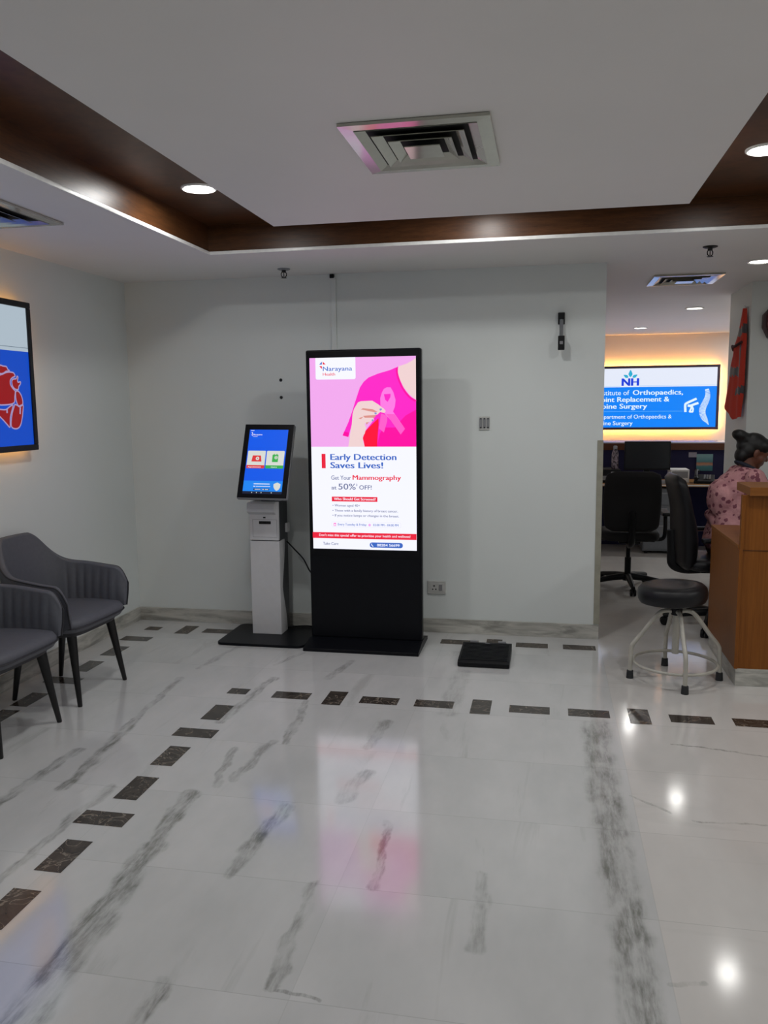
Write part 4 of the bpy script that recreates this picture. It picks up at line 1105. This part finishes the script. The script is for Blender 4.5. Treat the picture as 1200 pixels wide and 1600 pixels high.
hp = lambda x, y, z: tuple(HC + tiltm @ Vector((x, y, z)))
B1 = [('e', hp(-.005, 0, .028), (.094, .074, .086), tiltm), ('e', hp(.03, 0, -.028), (.066, .060, .082), tiltm), ('e', hp(.058, 0, -.085), (.028, .034, .025), tiltm),
      ('e', hp(.060, 0, .0), (.034, .052, .050), tiltm), ('c', hp(.088, 0, .012), hp(.106, 0, -.022), .009, .0125), ('e', hp(.103, 0, -.026), (.013, .015, .009), tiltm),
      ('e', hp(.086, 0, -.053), (.013, .024, .007), tiltm), ('e', hp(.083, 0, -.066), (.013, .021, .008), tiltm), ('e', hp(.083, .030, .016), (.012, .018, .008), tiltm), ('e', hp(.083, -.030, .016), (.012, .018, .008), tiltm),
      ('e', hp(.078, .03, -.004), (.011, .014, .009), tiltm), ('e', hp(.078, -.03, -.004), (.011, .014, .009), tiltm),
      ('e', hp(.045, .042, -.035), (.03, .022, .028), tiltm), ('e', hp(.045, -.042, -.035), (.03, .022, .028), tiltm)]
for s in (-1, 1):
    B1 += [('e', hp(-.008, .073 * s, -.012), (.017, .010, .031), tiltm), ('e', hp(-.002, .074 * s, -.036), (.009, .008, .012), tiltm)]
B1 += [('c', hp(-.02, 0, -.03), (.105, 0, 1.135), .050, .056), ('e', (.085, 0, 1.08), (.075, .13, .07)), ('c', (.08, 0, 1.04), (.03, 0, .80), .105, .095), ('e', (.06, .06, .98), (.10, .09, .12)), ('e', (.06, -.06, .98), (.10, .09, .12)), ('c', (.03, 0, .80), (.0, 0, .60), .10, .115), ('e', (.0, .07, .575), (.13, .11, .10)), ('e', (.0, -.07, .575), (.13, .11, .10))]
for s in (-1, 1):
    sh, el, wr = Vector((.10, .165 * s, 1.085)), Vector((.215, .215 * s, .83)), Vector((.40, .125 * s, .70))
    B1 += [('c', tuple(sh), tuple(sh.lerp(el, .5)), .050, .045), ('c', tuple(sh.lerp(el, .5)), tuple(el), .045, .038), ('c', tuple(el), tuple(el.lerp(wr, .4)), .038, .037), ('c', tuple(el.lerp(wr, .4)), tuple(wr), .037, .025)]
    B1 += [('c', (.03, .085 * s, .555), (.26, .10 * s, .560), .088, .074), ('c', (.26, .10 * s, .560), (.44, .105 * s, .548), .074, .058), ('c', (.44, .105 * s, .548), (.435, .108 * s, .33), .056, .052), ('c', (.435, .108 * s, .33), (.42, .11 * s, .09), .05, .034), ('c', (.41, .11 * s, .045), (.56, .125 * s, .03), .038, .028), ('e', (.40, .11 * s, .045), (.05, .036, .042))]
    # palm and five fingers resting on the thigh
    pm0, pm1 = wr, wr + Vector((.072, -.012 * s, -.046))
    B1 += [('c', tuple(pm0), tuple(pm1), .021, .019), ('c', tuple(pm0 + Vector((.01, .018 * s, -.004))), tuple(pm1 + Vector((0, .024 * s, .0))), .017, .014), ('c', tuple(pm0 + Vector((.01, -.018 * s, -.004))), tuple(pm1 + Vector((0, -.024 * s, .0))), .017, .014)]
    for j, (off, ln) in enumerate(((.030, .058), (.010, .070), (-.011, .074), (-.031, .064))):
        k0 = pm1 + Vector((.004, off * s, .002)); k1 = k0 + Vector((ln * .52, off * .15 * s, -.012)); k2 = k1 + Vector((ln * .42, 0, -.026))
        B1 += [('c', tuple(k0), tuple(k1), .0088, .0080), ('c', tuple(k1), tuple(k2), .0080, .0068)]
    t0 = pm0 + Vector((.022, -.026 * s, -.004)); t1 = t0 + Vector((.036, -.026 * s, -.012)); t2 = t1 + Vector((.032, -.004 * s, -.014))
    B1 += [('c', tuple(t0), tuple(t1), .0115, .0095), ('c', tuple(t1), tuple(t2), .0095, .0078)]
fuse('body', B1, .0055, M['skin'], P_, 4)
HR = [('e', hp(-.018, 0, .040), (.095, .083, .086), tiltm), ('e', hp(-.045, 0, -.005), (.066, .077, .075), tiltm), ('e', hp(-.135, 0, .062), (.058, .062, .040), tiltm), ('e', hp(-.10, 0, .05), (.05, .06, .05), tiltm), ('e', hp(-.065, 0, -.05), (.048, .064, .06), tiltm), ('e', hp(-.085, 0, .01), (.045, .06, .05), tiltm), ('e', hp(.028, .052, .05), (.05, .03, .042), tiltm), ('e', hp(.028, -.052, .05), (.05, .03, .042), tiltm), ('e', hp(.03, 0, .075), (.06, .06, .04), tiltm)]
fuse('hair', HR, .006, M['hair'], P_, 5)
TU = [('e', (.085, 0, 1.085), (.088, .155, .075)), ('c', (.075, .05, 1.03), (.02, .06, .80), .118, .118), ('c', (.075, -.05, 1.03), (.02, -.06, .80), .118, .118), ('e', (.02, 0, .98), (.12, .17, .14)), ('c', (.02, .06, .80), (-.01, .07, .64), .118, .14), ('c', (.02, -.06, .80), (-.01, -.07, .64), .118, .14),
      ('e', (-.01, 0, .62), (.16, .20, .09)), ('c', (.06, .09, .615), (.24, .10, .61), .11, .105), ('c', (.06, -.09, .615), (.24, -.10, .61), .11, .105), ('c', (-.095, .11, .80), (-.10, -.05, .74), .035, .03), ('c', (-.085, -.14, .73), (-.11, .02, .69), .03, .028), ('e', (-.06, 0, .93), (.09, .15, .14))]
for s in (-1, 1):
    sh, el = Vector((.10, .165 * s, 1.085)), Vector((.205, .212 * s, .845))
    TU += [('c', tuple(sh), tuple(sh.lerp(el, .55)), .066, .066), ('c', tuple(sh.lerp(el, .5)), tuple(sh.lerp(el, .9)), .066, .070)]
tu = fuse('tunic', TU, .008, M['tunic'], P_, 3)
for v in tu.data.vertices:                                    # soft cloth folds
    p = v.co; nz_ = noise.noise(Vector((p.x * 5, p.y * 5, p.z * 13 + p.x * 6))) * .012 + noise.noise(Vector((p.x * 11, p.y * 11, p.z * 22))) * .005
    k = min(1, max(0, (1.10 - p.z) / .15)); v.co = p + v.normal * nz_ * k
ringp = [Vector((.108 + .066 * math.cos(a) + .0, .066 * math.sin(a), 1.148 + (-.035 * math.cos(a)))) for a in [2 * PI * k / 28 for k in range(28)]]
MB().tube(ringp, .014, 8, closed=True, flat=1.5).build('collar', M['navy'], P_)
TR = []
for s in (-1, 1):
    TR += [('c', (.03, .085 * s, .56), (.26, .10 * s, .563), .097, .084), ('c', (.26, .10 * s, .563), (.445, .105 * s, .55), .084, .068), ('c', (.445, .105 * s, .548), (.438, .108 * s, .33), .066, .062), ('c', (.438, .108 * s, .33), (.422, .11 * s, .12), .062, .055)]
fuse('trousers', TR, .008, M['trouser'], P_, 3)
for s in (-1, 1):
    fuse('shoe', [('c', (.40, .11 * s, .046), (.565, .126 * s, .034), .046, .034), ('e', (.41, .11 * s, .05), (.06, .044, .05))], .006, M['blackplastic'], P_, 3)
bpy.context.view_layer.update()
